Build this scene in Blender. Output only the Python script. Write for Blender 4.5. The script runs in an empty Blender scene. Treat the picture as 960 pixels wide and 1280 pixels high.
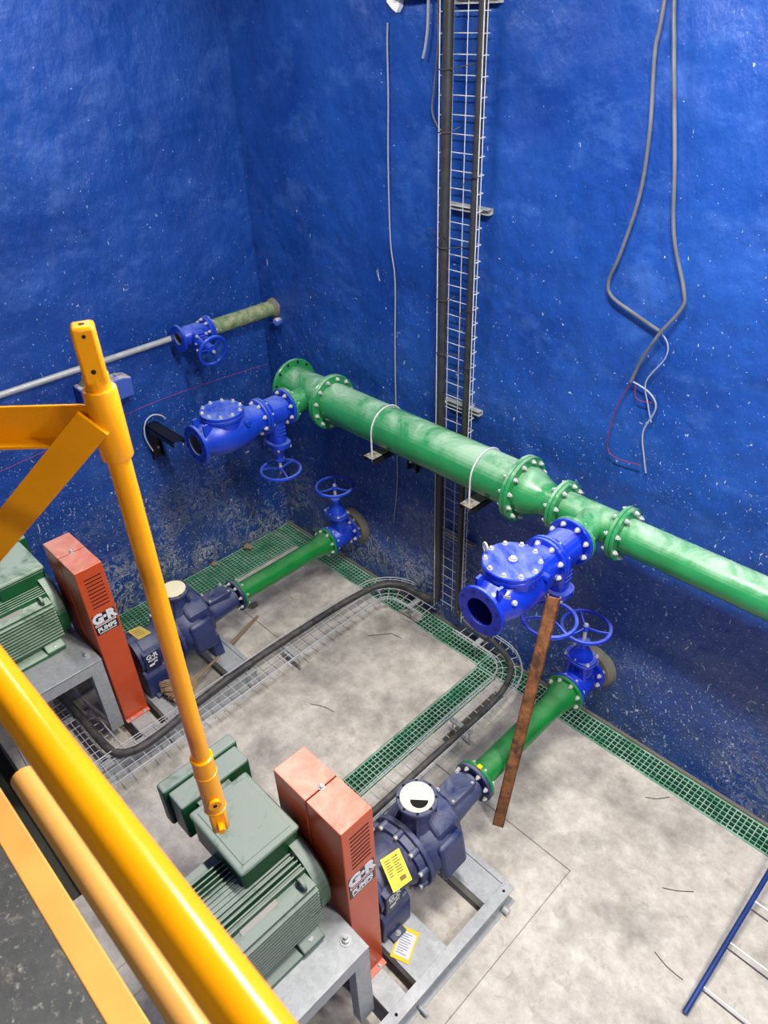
import bpy, bmesh, math, random
from mathutils import Vector, Matrix
random.seed(7)
PI = math.pi
SC = bpy.context.scene
COL = SC.collection
V = Vector

# ------------------------------------------------------------------ camera
cam_d = bpy.data.cameras.new('camera')
cam = bpy.data.objects.new('camera', cam_d)
COL.objects.link(cam)
_R = ((0.7026267093, 0.7108455518, -0.0318482157), (0.3886784777, -0.4209059545, -0.8196140668), (-0.5960241172, 0.5635040187, -0.5720301326))
cam.matrix_world = Matrix(((_R[0][0], -_R[1][0], -_R[2][0], 5.45276), (_R[0][1], -_R[1][1], -_R[2][1], -3.73082),
                           (_R[0][2], -_R[1][2], -_R[2][2], 4.62859), (0, 0, 0, 1)))
cam_d.sensor_fit = 'VERTICAL'
cam_d.sensor_height = 36
cam_d.lens = 915.6756 * 36 / 1280
cam_d.clip_start = 0.05
cam_d.dof.use_dof = True
cam_d.dof.focus_distance = 4.6
cam_d.dof.aperture_fstop = 6.8
SC.camera = cam

# ------------------------------------------------------------------ light and exposure
SC.view_settings.view_transform = 'Standard'
SC.view_settings.look = 'None'
SC.view_settings.gamma = 1
SC.view_settings.use_curve_mapping = False
SC.view_settings.exposure = 0.0
W = bpy.data.worlds.new('world'); SC.world = W; W.use_nodes = True
W.node_tree.nodes['Background'].inputs[0].default_value = (0.7, 0.8, 1, 1)
W.node_tree.nodes['Background'].inputs[1].default_value = 0.1

def area(name, loc, sx, sy, power, target=None, color=(1, 0.98, 0.95)):
    d = bpy.data.lights.new(name, 'AREA'); d.shape = 'RECTANGLE'; d.size = sx; d.size_y = sy; d.energy = power; d.color = color
    o = bpy.data.objects.new(name, d); COL.objects.link(o); o.location = loc
    if target:
        o.rotation_euler = (V(target) - V(loc)).to_track_quat('-Z', 'Y').to_euler()
    return o
WARM = (1, .96, .90)
area('lamp_or_fill_light', (1.3, -1.7, 5.5), 1.2, 0.25, 66, None, WARM)
area('lamp_or_fill_light', (4.3, -1.7, 5.5), 1.2, 0.25, 228, None, WARM)
area('lamp_or_fill_light', (6.9, -1.7, 5.5), 1.2, 0.25, 190, None, WARM)
area('lamp_or_fill_light', (7.0, -5.2, 5.6), 1.2, 0.25, 62, None, WARM)  # added fill from the gallery side, brightens camera-facing surfaces; no known lamp there

# ------------------------------------------------------------------ materials
def lin(c):
    return tuple(((x / 255 / 12.92) if x / 255 <= 0.04045 else ((x / 255 + 0.055) / 1.055) ** 2.4) for x in c) + (1,)

class N:
    def __init__(s, name):
        s.m = bpy.data.materials.new(name); s.m.use_nodes = True
        s.t = s.m.node_tree; s.b = s.t.nodes['Principled BSDF']
        s.tc = s.t.nodes.new('ShaderNodeTexCoord')
    def n(s, kind, **kw):
        x = s.t.nodes.new('ShaderNode' + kind)
        for k, v in kw.items():
            if k in ('operation', 'blend_type', 'data_type', 'feature', 'distance', 'noise_dimensions'): setattr(x, k, v)
        return x
    def l(s, a, b): s.t.links.new(a, b)
    def co(s, scale=(1, 1, 1), src='Object'):
        mp = s.t.nodes.new('ShaderNodeMapping'); mp.inputs['Scale'].default_value = scale
        s.l(s.tc.outputs[src], mp.inputs['Vector']); return mp.outputs[0]
    def noise(s, scale, detail=4, rough=0.55, co=None, dist=0):
        x = s.t.nodes.new('ShaderNodeTexNoise'); x.inputs['Scale'].default_value = scale; x.inputs['Detail'].default_value = detail
        x.inputs['Roughness'].default_value = rough; x.inputs['Distortion'].default_value = dist
        s.l(co if co is not None else s.co(), x.inputs['Vector']); return x.outputs[0]
    def vor(s, scale, co=None, feature='F1'):
        x = s.t.nodes.new('ShaderNodeTexVoronoi'); x.feature = feature; x.inputs['Scale'].default_value = scale
        s.l(co if co is not None else s.co(), x.inputs['Vector']); return x
    def ramp(s, fac, lo, hi, a=0.0, b=1.0):
        x = s.t.nodes.new('ShaderNodeMapRange'); x.inputs['From Min'].default_value = lo; x.inputs['From Max'].default_value = hi
        x.inputs['To Min'].default_value = a; x.inputs['To Max'].default_value = b
        s.l(fac, x.inputs['Value']); return x.outputs[0]
    def math(s, op, a, b=None):
        x = s.t.nodes.new('ShaderNodeMath'); x.operation = op
        for i, v in enumerate((a, b)):
            if v is None: continue
            if isinstance(v, (int, float)): x.inputs[i].default_value = v
            else: s.l(v, x.inputs[i])
        return x.outputs[0]
    def mix(s, fac, a, b):
        x = s.t.nodes.new('ShaderNodeMix'); x.data_type = 'RGBA'
        for i, v in ((0, fac), (6, a), (7, b)):
            if isinstance(v, (int, float)): x.inputs[i].default_value = v
            elif isinstance(v, tuple): x.inputs[i].default_value = v
            else: s.l(v, x.inputs[i])
        return x.outputs[2]
    def bump(s, h, strength, dist=0.01):
        x = s.t.nodes.new('ShaderNodeBump'); x.inputs['Strength'].default_value = strength; x.inputs['Distance'].default_value = dist
        s.l(h, x.inputs['Height']); s.l(x.outputs[0], s.b.inputs['Normal'])
    def out(s, col=None, rough=0.5, metal=0.0, spec=None):
        if col is not None:
            if isinstance(col, tuple): s.b.inputs['Base Color'].default_value = col
            else: s.l(col, s.b.inputs['Base Color'])
        if isinstance(rough, (int, float)): s.b.inputs['Roughness'].default_value = rough
        else: s.l(rough, s.b.inputs['Roughness'])
        s.b.inputs['Metallic'].default_value = metal
        if spec is not None: s.b.inputs['Specular IOR Level'].default_value = spec
        return s.m
    def sep(s, axis, src='Object'):
        x = s.t.nodes.new('ShaderNodeSeparateXYZ'); s.l(s.tc.outputs[src], x.inputs[0]); return x.outputs[axis]
    def up(s):
        g = s.t.nodes.new('ShaderNodeNewGeometry'); x = s.t.nodes.new('ShaderNodeSeparateXYZ'); s.l(g.outputs['True Normal'], x.inputs[0]); return x.outputs[2]

def plain(name, c, rough=0.5, metal=0.0):
    return N(name).out(lin(c), rough, metal)

def paint(name, c, rough=0.3, dust=None, amount=0.0, scale=5, var=0.15, bump=0.0, edge=(0.2, 0.75), crisp=(.34, .60)):
    """painted metal with dust that has settled on upward faces, in uneven patches"""
    n = N(name)
    base = lin(c); dark = tuple(x * (1 - var) for x in base[:3]) + (1,); lite = tuple(min(1, x * (1 + var)) for x in base[:3]) + (1,)
    col = n.mix(n.ramp(n.noise(6, 5), .35, .65), dark, lite)
    r = rough
    if dust:
        f = n.math('MULTIPLY', n.ramp(n.up(), edge[0], edge[1]), n.ramp(n.noise(scale, 8, .7, None, .8), crisp[0], crisp[1]))
        f = n.math('MULTIPLY', f, amount)
        col = n.mix(f, col, lin(dust))
        r = n.ramp(f, 0, 1, rough, 0.85)
    if bump: n.bump(n.noise(60, 3), bump, .004)
    return n.out(col, r)

def wall_mat(name, stain, dx):
    n = N(name)
    co = n.co()
    col = n.mix(n.ramp(n.noise(1.1, 6, .6), .3, .7), lin((12, 54, 132)), lin((32, 80, 164)))
    # uneven lighter blue patches
    hz = n.math('MULTIPLY', n.ramp(n.noise(2.3, 8, .7, n.co((1, 1, 1.6))), .52, .78), .35)
    col = n.mix(hz, col, lin((96, 140, 215)))
    # patchy grey-blue, stronger towards the foot of the wall
    z = n.sep(2)
    low = n.ramp(z, 1.7, 0.1)
    gr = n.math('MULTIPLY', n.ramp(n.noise(2.2, 8, .7), .38, .62), low)
    col = n.mix(n.math('MULTIPLY', gr, .75), col, lin((58, 76, 104)))
    # whitish scraped efflorescence
    ms = n.noise(7, 10, .72, n.co((1, 1, 1)), 1.4)
    band = n.math('ABSOLUTE', n.math('SUBTRACT', ms, .5), None)
    st = n.math('MULTIPLY', n.ramp(band, .035, .005), n.math('MULTIPLY', n.math('MULTIPLY', n.ramp(z, 1.25, .15), n.ramp(n.noise(1.7, 3), .44, .6)), n.ramp(n.sep(0), 2.6, 3.6, 1, .35)))
    col = n.mix(n.math('MULTIPLY', st, stain), col, lin((196, 196, 186)))
    # white plaster specks and drips, thicker towards the foot of the wall
    dens = n.ramp(z, 4.6, .2)
    for k, (sc, lo, hi, asp, seed) in enumerate(((42, .735, .635, (1, 1, .8), 3.1), (90, .725, .64, (1, 1, .7), 7.7), (26, .765, .665, (1, 1, .45), 11.3), (30, .77, .665, (.55, .55, 1), 5.9))):
        mp = n.t.nodes.new('ShaderNodeMapping'); mp.inputs['Scale'].default_value = asp; mp.inputs['Location'].default_value = (seed, seed * .7, seed * 1.3)
        n.l(n.tc.outputs['Object'], mp.inputs['Vector'])
        v = n.noise(sc, 3, .6, mp.outputs[0], .6)
        patchy = n.math('MULTIPLY', n.math('SUBTRACT', n.noise(1.4 + k, 4), .5), .09)
        thr = n.math('SUBTRACT', n.ramp(dens, 0, 1, lo, hi), patchy)
        f = n.ramp(n.math('SUBTRACT', v, thr), 0, .02)
        col = n.mix(n.math('MULTIPLY', f, .8), col, lin((190, 200, 214)))
    h = n.math('ADD', n.noise(1.6, 3, .5), n.math('MULTIPLY', n.noise(7, 9, .62, n.co((1, 1, .7))), .22))
    n.bump(h, .55, .16)
    return n.out(col, n.ramp(n.noise(3, 5), .3, .7, .30, .5), spec=.45)

def concrete(name, a, b, stain, amt=1.0):
    n = N(name)
    col = n.mix(n.ramp(n.noise(9, 9, .7), .32, .68), lin(a), lin(b))
    col = n.mix(n.math('MULTIPLY', n.ramp(n.noise(1.45, 8, .66), .47, .66), amt), col, lin(stain))
    col = n.mix(n.math('MULTIPLY', n.ramp(n.noise(60, 4, .7), .58, .75), .35), col, lin((228, 222, 208)))
    col = n.mix(n.math('MULTIPLY', n.ramp(n.noise(5.5, 10, .78, None, 1.6), .56, .68), .55), col, lin((140, 132, 118)))
    n.bump(n.noise(30, 8, .65), .25, .01)
    return n.out(col, n.ramp(n.noise(4, 5), .3, .7, .55, .85), spec=.25)

def galv(name, c=(176, 180, 182), rough=.42, metal=.2):
    n = N(name)
    v = n.vor(45)
    sp = n.t.nodes.new('ShaderNodeSeparateColor'); n.l(v.outputs['Color'], sp.inputs[0])
    k = tuple(x * .72 for x in lin(c)[:3]) + (1,)
    col = n.mix(n.math('ADD', n.math('MULTIPLY', sp.outputs[0], .5), n.ramp(n.noise(7, 6, .7), .3, .7, 0, .5)), k, lin(c))
    return n.out(col, n.ramp(n.noise(9, 4), .3, .7, rough - .08, rough + .15), metal)

M = {}
M['wall_blue'] = wall_mat('blue wall paint', .95, 0)
M['wall_far'] = concrete('pale wall', (92, 106, 140), (104, 118, 150), (86, 96, 120), .3)
M['floor'] = concrete('floor concrete', (182, 174, 162), (222, 216, 206), (124, 119, 114), .75)
M['floor_base'] = plain('trench concrete', (70, 72, 66), .9)
M['filler'] = plain('joint filler', (140, 132, 118), .9)
M['ceiling'] = plain('ceiling paint', (150, 152, 155), .8)
M['grating'] = paint('green moulded grating', (58, 130, 96), .45, (168, 196, 178), .85, 5, .2, edge=(.5, .95))
M['green'] = paint('gloss green pipe paint', (42, 134, 78), .2, (186, 210, 190), .7, 2.6, .10, edge=(.4, 1.0), crisp=(.38, .60))
M['green_low'] = paint('gloss green pipe paint, cleaner', (24, 128, 56), .25, (120, 158, 118), .4, 3.5, .12, edge=(.6, 1.0))
M['blue_valve'] = paint('gloss cobalt valve enamel', (18, 50, 192), .2, (148, 162, 212), .55, 4, .08, edge=(.75, 1.0))
M['blue_dusty'] = paint('dusty cobalt valve enamel', (22, 62, 190), .32, (126, 148, 198), .6, 5, .12, edge=(.45, 1.0))
M['bore'] = plain('valve bore lining', (14, 22, 110), .35)
M['bore_dusty'] = plain('dusty bore lining', (92, 98, 104), .7)
M['navy_plate'] = plain('dark name plate', (24, 32, 66), .4)
M['navy'] = paint('navy pump enamel', (33, 46, 94), .36, (128, 132, 144), .55, 6, .14, .15, edge=(.1, .95))
M['orange'] = paint('orange guard enamel', (206, 78, 34), .3, (232, 168, 150), .9, 4, .05, edge=(.6, .95), crisp=(.25, .6))
M['motor'] = paint('dark green motor enamel', (22, 78, 42), .38, (140, 150, 142), .95, 6, .12, edge=(.1, .8), crisp=(.24, .46))
M['motor_light'] = paint('mid green motor enamel', (26, 98, 52), .38, (186, 204, 184), .95, 5, .12, edge=(.1, .8), crisp=(.26, .50))
M['galv'] = galv('galvanised steel', (186, 189, 190))
M['wire'] = galv('bright zinc wire', (214, 217, 220), .4, .1)
M['bolt'] = galv('zinc plated bolts', (206, 208, 206), .3)
M['yellow'] = paint('yellow enamel', (238, 156, 4), .24, None, 0, 5, .05, .03)
M['yellow_pale'] = paint('pale yellow paint', (206, 150, 76), .34, None, 0, 5, .07)  # paler, duller yellow for the lower rail and deck edge
M['black'] = plain('black painted steel', (22, 22, 24), .4)
M['cable'] = paint('black cable sheath', (40, 40, 42), .45, (120, 116, 112), .5, 9, .2, edge=(-.2, .9))
M['grey_cable'] = paint('grey cable sheath', (96, 98, 104), .4, None, 0, 8, .25)
M['white_cable'] = plain('white cable sheath', (142, 150, 164), .5)
M['red_wire'] = plain('red core', (120, 40, 70), .5)
M['pink_line'] = plain('pink chalk cord', (170, 70, 140), .8)
M['cream'] = plain('cream flange cover', (240, 232, 196), .6)
M['hole'] = plain('open dark bore', (6, 6, 8), .9)
M['slot'] = plain('vent slot shadow gap', (38, 14, 10), .9)
M['yellow_card'] = plain('yellow card', (240, 205, 10), .5)
M['tan_card'] = plain('tan card', (196, 172, 84), .6)
M['white_card'] = plain('white printed paper', (220, 222, 226), .5)
M['print_grey'] = plain('grey print', (140, 142, 150), .6)
M['print_dark'] = plain('dark print', (120, 98, 20), .6)
M['label_black'] = plain('label black', (18, 18, 22), .4)
M['label_white'] = plain('label white', (236, 236, 236), .4)
M['label_red'] = plain('label red', (170, 30, 40), .4)
M['puddle'] = plain('wall sleeve mortar', (112, 108, 96), .8)
M['deck'] = concrete('dark deck plate', (62, 64, 66), (82, 84, 84), (52, 52, 54), .5)
M['bristle'] = plain('broom straw', (158, 132, 100), .9)
M['wood'] = plain('broom stick wood', (150, 128, 98), .7)
M['stone'] = plain('rubble stone', (150, 132, 108), .9)
M['cardboard'] = plain('grey packing board', (164, 158, 150), .8)
M['tie'] = plain('cable tie offcut', (60, 58, 54), .6)
M['ladder_blue'] = paint('blue enamelled tube', (22, 56, 124), .4, None, 0, 5, .2)
M['lamp'] = plain('lamp body', (230, 230, 230), .5)
def _rust():
    n = N('rusty steel')
    col = n.mix(n.ramp(n.noise(9, 8, .7), .36, .62), lin((104, 64, 44)), lin((176, 116, 66)))
    col = n.mix(n.math('MULTIPLY', n.ramp(n.noise(14, 8, .75, n.co((1, 1, .45))), .5, .62), .8), col, lin((66, 48, 42)))
    n.bump(n.noise(40, 6), .4, .006)
    return n.out(col, .85)
M['rust'] = _rust()
def _moss():
    n = N('weathered green pipe')
    col = n.mix(n.ramp(n.noise(14, 8, .75), .4, .6), lin((86, 118, 78)), lin((150, 156, 120)))
    col = n.mix(n.ramp(n.noise(30, 6, .7), .62, .7), col, lin((206, 206, 190)))
    return n.out(col, .8)
M['moss'] = _moss()
def _block():
    n = N('paint splashed block')
    col = n.mix(n.math('MULTIPLY', n.ramp(n.up(), .3, .8), n.ramp(n.noise(18, 6), .35, .5)), lin((60, 92, 182)), lin((196, 190, 178)))
    return n.out(col, .8)
M['block'] = _block()

# ------------------------------------------------------------------ mesh helpers
def frame(axis):
    a = V(axis).normalized()
    h = V((0, 0, 1)) if abs(a.z) < .9 else V((1, 0, 0))
    u = h.cross(a).normalized(); v = a.cross(u)
    return u, v, a

class MB:
    def __init__(s): s.v = []; s.f = []
    def add(s, vs, fs):
        o = len(s.v); s.v += [V(p) for p in vs]; s.f += [[i + o for i in f] for f in fs]; return s
    def box(s, c, d, rot=None):
        c = V(c); x, y, z = d[0] / 2, d[1] / 2, d[2] / 2
        P = [V(p) for p in ((-x, -y, -z), (x, -y, -z), (x, y, -z), (-x, y, -z), (-x, -y, z), (x, -y, z), (x, y, z), (-x, y, z))]
        if rot: P = [rot @ p for p in P]
        return s.add([c + p for p in P], [(0, 3, 2, 1), (4, 5, 6, 7), (0, 1, 5, 4), (1, 2, 6, 5), (2, 3, 7, 6), (3, 0, 4, 7)])
    def bb(s, a, b):
        a, b = V(a), V(b); return s.box((a + b) / 2, [abs(b[i] - a[i]) for i in range(3)])
    def beam(s, p0, p1, w, h, up=(0, 0, 1)):
        p0, p1 = V(p0), V(p1); a = (p1 - p0); L = a.length; a.normalize(); u = V(up).cross(a)
        if u.length < 1e-4: u = V((1, 0, 0)).cross(a)
        u.normalize(); v = a.cross(u)
        return s.box((p0 + p1) / 2, (w, h, L), Matrix((u, v, a)).transposed())
    def lathe(s, prof, o=(0, 0, 0), axis=(0, 0, 1), n=24, cap=True):
        """prof: list of (radius, height)"""
        u, v, a = frame(axis); o = V(o); vs = []; fs = []
        for r, h in prof:
            for i in range(n):
                t = 2 * PI * i / n; vs.append(o + a * h + u * (r * math.cos(t)) + v * (r * math.sin(t)))
        for k in range(len(prof) - 1):
            for i in range(n):
                j = (i + 1) % n; fs.append((k * n + i, k * n + j, (k + 1) * n + j, (k + 1) * n + i))
        if cap:
            fs.append(tuple(range(n - 1, -1, -1))); fs.append(tuple((len(prof) - 1) * n + i for i in range(n)))
        return s.add(vs, fs)
    def cyl(s, p0, p1, r, r1=None, n=16):
        p0, p1 = V(p0), V(p1)
        return s.lathe([(r, 0), (r if r1 is None else r1, (p1 - p0).length)], p0, p1 - p0, n)
    def ring(s, o, axis, r, bore, t, n=28):
        """flat ring (flange) of thickness t, starting at o along axis"""
        return s.lathe([(bore, 0), (r - .004, 0), (r, .004), (r, t - .004), (r - .004, t), (bore, t), (bore, 0)], o, axis, n, cap=False)
    def torus(s, o, axis, R, r, n=32, m=8):
        u, v, a = frame(axis); o = V(o); vs = []; fs = []
        for i in range(n):
            t = 2 * PI * i / n; e = u * math.cos(t) + v * math.sin(t)
            for j in range(m):
                q = 2 * PI * j / m; vs.append(o + e * (R + r * math.cos(q)) + a * (r * math.sin(q)))
        for i in range(n):
            for j in range(m):
                fs.append((i * m + j, ((i + 1) % n) * m + j, ((i + 1) % n) * m + (j + 1) % m, i * m + (j + 1) % m))
        return s.add(vs, fs)
    def tube(s, pts, r, n=8, smooth=0):
        P = [V(p) for p in pts]
        if smooth: P = spline(P, smooth)
        rs = r if isinstance(r, (list, tuple)) else [r] * len(P)
        if len(rs) != len(P): rs = [rs[0] + (rs[-1] - rs[0]) * i / (len(P) - 1) for i in range(len(P))]
        vs = []; fs = []; u = None
        for i, p in enumerate(P):
            t = (P[min(i + 1, len(P) - 1)] - P[max(i - 1, 0)]).normalized()
            if u is None: u = frame(t)[0]
            u = (u - t * u.dot(t)).normalized(); v = t.cross(u)
            for k in range(n):
                q = 2 * PI * k / n; vs.append(p + u * (rs[i] * math.cos(q)) + v * (rs[i] * math.sin(q)))
        for i in range(len(P) - 1):
            for k in range(n):
                j = (k + 1) % n; fs.append((i * n + k, i * n + j, (i + 1) * n + j, (i + 1) * n + k))
        fs.append(tuple(range(n - 1, -1, -1))); fs.append(tuple((len(P) - 1) * n + k for k in range(n)))
        return s.add(vs, fs)
    def prism(s, poly, o, u, v, w):
        """poly (a,b) in plane o + a*u + b*v, extruded by vector w"""
        o, u, v, w = V(o), V(u), V(v), V(w); n = len(poly)
        vs = [o + u * a + v * b for a, b in poly] + [o + u * a + v * b + w for a, b in poly]
        return s.add(vs, [tuple(range(n - 1, -1, -1)), tuple(range(n, 2 * n))] + [(i, (i + 1) % n, n + (i + 1) % n, n + i) for i in range(n)])
    def mesh(s, name, mat, angle=38, fix=True):
        m = bpy.data.meshes.new(name); m.from_pydata([tuple(p) for p in s.v], [], s.f)
        if fix:
            b = bmesh.new(); b.from_mesh(m); bmesh.ops.recalc_face_normals(b, faces=b.faces); b.to_mesh(m); b.free()
        for p in m.polygons: p.use_smooth = True
        m.set_sharp_from_angle(angle=math.radians(angle))
        m.materials.append(mat); return m
    def build(s, name, mat, parent=None, bevel=0, angle=38, fix=True):
        o = bpy.data.objects.new(name, s.mesh(name, mat, angle, fix)); COL.objects.link(o)
        if parent: o.parent = parent
        if bevel:
            md = o.modifiers.new('bevel', 'BEVEL'); md.width = bevel; md.segments = 2; md.limit_method = 'ANGLE'; md.angle_limit = math.radians(50)
        return o

def spline(P, k):
    out = []
    for i in range(len(P) - 1):
        a, b, c, d = P[max(i - 1, 0)], P[i], P[i + 1], P[min(i + 2, len(P) - 1)]
        for j in range(k):
            t = j / k
            out.append(.5 * ((2 * b) + (c - a) * t + (2 * a - 5 * b + 4 * c - d) * t * t + (3 * b - a - 3 * c + d) * t ** 3))
    return out + [P[-1]]

def tag(o, label, cat, group=None):
    o['label'] = label; o['category'] = cat
    if group: o['group'] = group
    return o
def thing(name, label, cat, loc=(0, 0, 0), group=None, rot=None):
    o = bpy.data.objects.new(name, None); COL.objects.link(o); o.location = loc; o.empty_display_size = .1
    if rot: o.rotation_euler = rot
    return tag(o, label, cat, group)
def struct(o): o['kind'] = 'structure'; return o
def stuff(o): o['kind'] = 'stuff'; return o
def copy_tree(o, parent=None):
    c = o.copy(); COL.objects.link(c)
    if parent: c.parent = parent
    for ch in list(o.children): copy_tree(ch, c)
    return c
def link_mesh(name, me, parent, loc, axis=(0, 0, 1), spin=0):
    o = bpy.data.objects.new(name, me); COL.objects.link(o); o.parent = parent; o.location = loc
    q = V(axis).to_track_quat('Z', 'Y').to_matrix() @ Matrix.Rotation(spin, 3, 'Z')
    o.rotation_euler = q.to_euler(); return o

_bolt = {}
def bolt_mesh(L, r=.014):
    """stud of length L centred on origin along Z, hex nut and washer on both ends"""
    k = (round(L, 3), r)
    if k not in _bolt:
        m = MB()
        for sg in (-1, 1):
            a = (0, 0, sg)
            m.lathe([(r * 1.25, 0), (r * 1.25, .003)], (0, 0, sg * L / 2), a, 10)
            m.lathe([(r, .003), (r, .014), (r * .8, .017)], (0, 0, sg * L / 2), a, 6)
            m.lathe([(r * .55, .017), (r * .55, .026)], (0, 0, sg * L / 2), a, 6)
        m.cyl((0, 0, -L / 2), (0, 0, L / 2), r * .6, None, 6)
        _bolt[k] = m.mesh('bolt', M['bolt'], 30)
    return _bolt[k]
def bolt_circle(parent, c, axis, rad, n, L, r=.014, skip=()):
    u, v, a = frame(axis)
    for i in range(n):
        if i in skip: continue
        t = 2 * PI * (i + .5) / n
        link_mesh('bolt', bolt_mesh(L, r), parent, V(c) + u * (rad * math.cos(t)) + v * (rad * math.sin(t)), axis, t)
def cap_bolts(parent, c, axis, rad, n, r=.012, name='bolt', phase=.5):
    """heads only, sitting on a surface"""
    k = ('cap', r)
    if k not in _bolt:
        m = MB(); m.lathe([(r * 1.3, -.002), (r * 1.3, .003)], (0, 0, 0), (0, 0, 1), 10).lathe([(r, .003), (r, .013), (r * .8, .016)], (0, 0, 0), (0, 0, 1), 6)
        _bolt[k] = m.mesh('bolt', M['bolt'], 30)
    u, v, a = frame(axis)
    for i in range(n):
        t = 2 * PI * (i + phase) / n
        link_mesh(name, _bolt[k], parent, V(c) + u * (rad * math.cos(t)) + v * (rad * math.sin(t)), axis, t)

def letters(txt, size, mat, parent, loc, rot, name='lettering', shear=0, bold=0.0, sx=1.0):
    c = bpy.data.curves.new('txt', 'FONT'); c.body = txt; c.size = size; c.align_x = 'CENTER'; c.align_y = 'CENTER'; c.extrude = .0006; c.shear = shear; c.offset = bold; c.resolution_u = 3
    o = bpy.data.objects.new('txt', c); COL.objects.link(o)
    bpy.context.view_layer.update()
    me = bpy.data.meshes.new_from_object(o.evaluated_get(bpy.context.evaluated_depsgraph_get()))
    bpy.data.objects.remove(o); me.materials.clear(); me.materials.append(mat)
    t = bpy.data.objects.new(name, me); COL.objects.link(t); t.parent = parent; t.location = loc; t.rotation_euler = rot; t.scale = (sx, 1, 1)
    return t

# ------------------------------------------------------------------ setting
XM, YM, ZM = 8.2, -7.6, 6.1
o = MB().bb((-.3, 0, -.4), (XM + .3, .3, ZM)).build('wall_back', M['wall_blue']); struct(o)
o = MB().bb((-.3, YM, -.4), (0, 0, ZM)).build('wall_left', M['wall_blue']); struct(o)
o = MB().bb((XM, YM, -.4), (XM + .3, 0, ZM)).build('wall_right', M['wall_far']); struct(o)
o = MB().bb((-.3, YM - .3, -.4), (XM + .3, YM, ZM)).build('wall_front', M['wall_far']); struct(o)
o = MB().bb((-.3, YM - .3, ZM), (XM + .3, .3, ZM + .2)).build('ceiling', M['ceiling']); struct(o)
o = MB().bb((-.3, YM - .3, -.5), (XM + .3, .3, -.3)).build('floor', M['floor_base']); struct(o)
FL = o
def slab(x0, y0, x1, y1, name='floor_slab'):
    return MB().bb((x0, y0, -.3), (x1, y1, 0)).build(name, M['floor'], FL, bevel=.006)
J = .004
def poly_slab(P, extra=()):
    m = MB().prism(P, (0, 0, -.3), (1, 0, 0), (0, 1, 0), (0, 0, .3))
    for x0, y0, x1, y1 in extra: m.bb((x0, y0, -.3), (x1, y1, 0))
    return m.build('floor_slab', M['floor'], FL)
# left bay: pump pad framed by a saw joint, the rest in one piece
slab(.39, -3.40, 1.76, -1.19 - J)
poly_slab([(.39, -.228), (2.822, -.228), (2.822, -3.72), (2.25, -3.72), (2.25, -3.40), (1.76 + J, -3.40), (1.76 + J, -1.19), (.39, -1.19)])
slab(0.0, -3.72, 2.246, -3.56)
# right bay, with a short open slot under the cable tray
slab(3.022, -3.72, 4.38, -1.19 - J)
poly_slab([(3.19, -.228), (XM, -.228), (XM, -3.72), (4.38 + J, -3.72), (4.38 + J, -1.19), (3.022, -1.19), (3.022, -1.0), (3.19, -1.0)])
slab(3.022, -1.0, 3.105, -.228)
slab(3.105, -.34, 3.19, -.228)
slab(0, -3.4, .385, -3.0)
slab(2.8225, -3.72, 3.0215, -3.215)
struct(MB().bb((.4, -3.35, -.29), (2.8, -.25, -.008)).bb((3.25, -3.7, -.29), (XM - .05, -.25, -.008)).build('floor_joint_filler', M['filler'], FL))
# under the gallery
o = MB().bb((0, -4.0, -.3), (XM, -3.75, 2.86)).build('wall_lower', M['wall_blue']); struct(o)
o = MB().bb((0, YM, 2.86), (XM, -3.732, 3.03)).build('platform_deck', M['deck']); struct(o)
o = MB().bb((0, -3.732, 2.86), (XM, -3.67, 3.032)).build('trim_1', M['yellow_pale'], bevel=.004); struct(o)
o = MB().bb((0, -.026, -.0), (XM, -.0, .012)).build('trim_2', M['puddle']); struct(o)

def grating(label, x0, y0, x1, y1, group='green grating panels'):
    g = thing('floor_grating', label, 'grating', ((x0 + x1) / 2, (y0 + y1) / 2, -.03))
    cx, cy = (x0 + x1) / 2, (y0 + y1) / 2
    p = .038; t = .0075; h = .03
    m = MB()
    nx = max(1, round((x1 - x0) / p)); ny = max(1, round((y1 - y0) / p))
    for i in range(nx + 1):
        x = x0 + (x1 - x0) * i / nx; m.bb((x - t / 2 - cx, y0 - cy, 0), (x + t / 2 - cx, y1 - cy, h))
    for j in range(ny + 1):
        y = y0 + (y1 - y0) * j / ny; m.bb((x0 - cx, y - t / 2 - cy, 0.001), (x1 - cx, y + t / 2 - cy, h - .001))
    o = m.build('bar_grid', M['grating'], g, fix=False); stuff(o)
    f = MB()
    w = .012
    f.bb((x0 - cx, y0 - cy, -.004), (x1 - cx, y0 + w - cy, h + .001)).bb((x0 - cx, y1 - w - cy, -.004), (x1 - cx, y1 - cy, h + .001))
    f.bb((x0 - cx, y0 + w - cy, -.004), (x0 + w - cx, y1 - w - cy, h + .001)).bb((x1 - w - cx, y0 + w - cy, -.004), (x1 - cx, y1 - w - cy, h + .001))
    f.build('edge_frame', M['grating'], g)
    return g
grating('wide green mesh floor grating along the left blue wall', .012, -2.98, .378, -.240)
grating('green floor grating strip along the back wall behind the left pump and cable tray', .012, -.222, 2.815, -.030)
grating('narrow green grating strip running out between the two concrete bays', 2.830, -3.20, 3.014, -.240)
grating('green floor grating strip along the back wall right of the rusty bar', 2.830, -.222, XM - .02, -.030)

# ------------------------------------------------------------------ main green pipeline
AY, AZ = -.31, 1.98
def pipe_part(m, x0, x1, r, r1=None): m.cyl((x0, 0, 0), (x1, 0, 0), r, r1, 40)
FT = .026
XR, XL = 3.715, 1.05       # tee branches
RB, RT = .162, .1095       # big and thin pipe radius
F1, F2, F3, F4, F5 = .80, 1.27, 3.165, 3.475, 3.90
def axis_thing(name, label, cat, x): return thing(name, label, cat, (x, AY, AZ))
XAX = (1, 0, 0)
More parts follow.
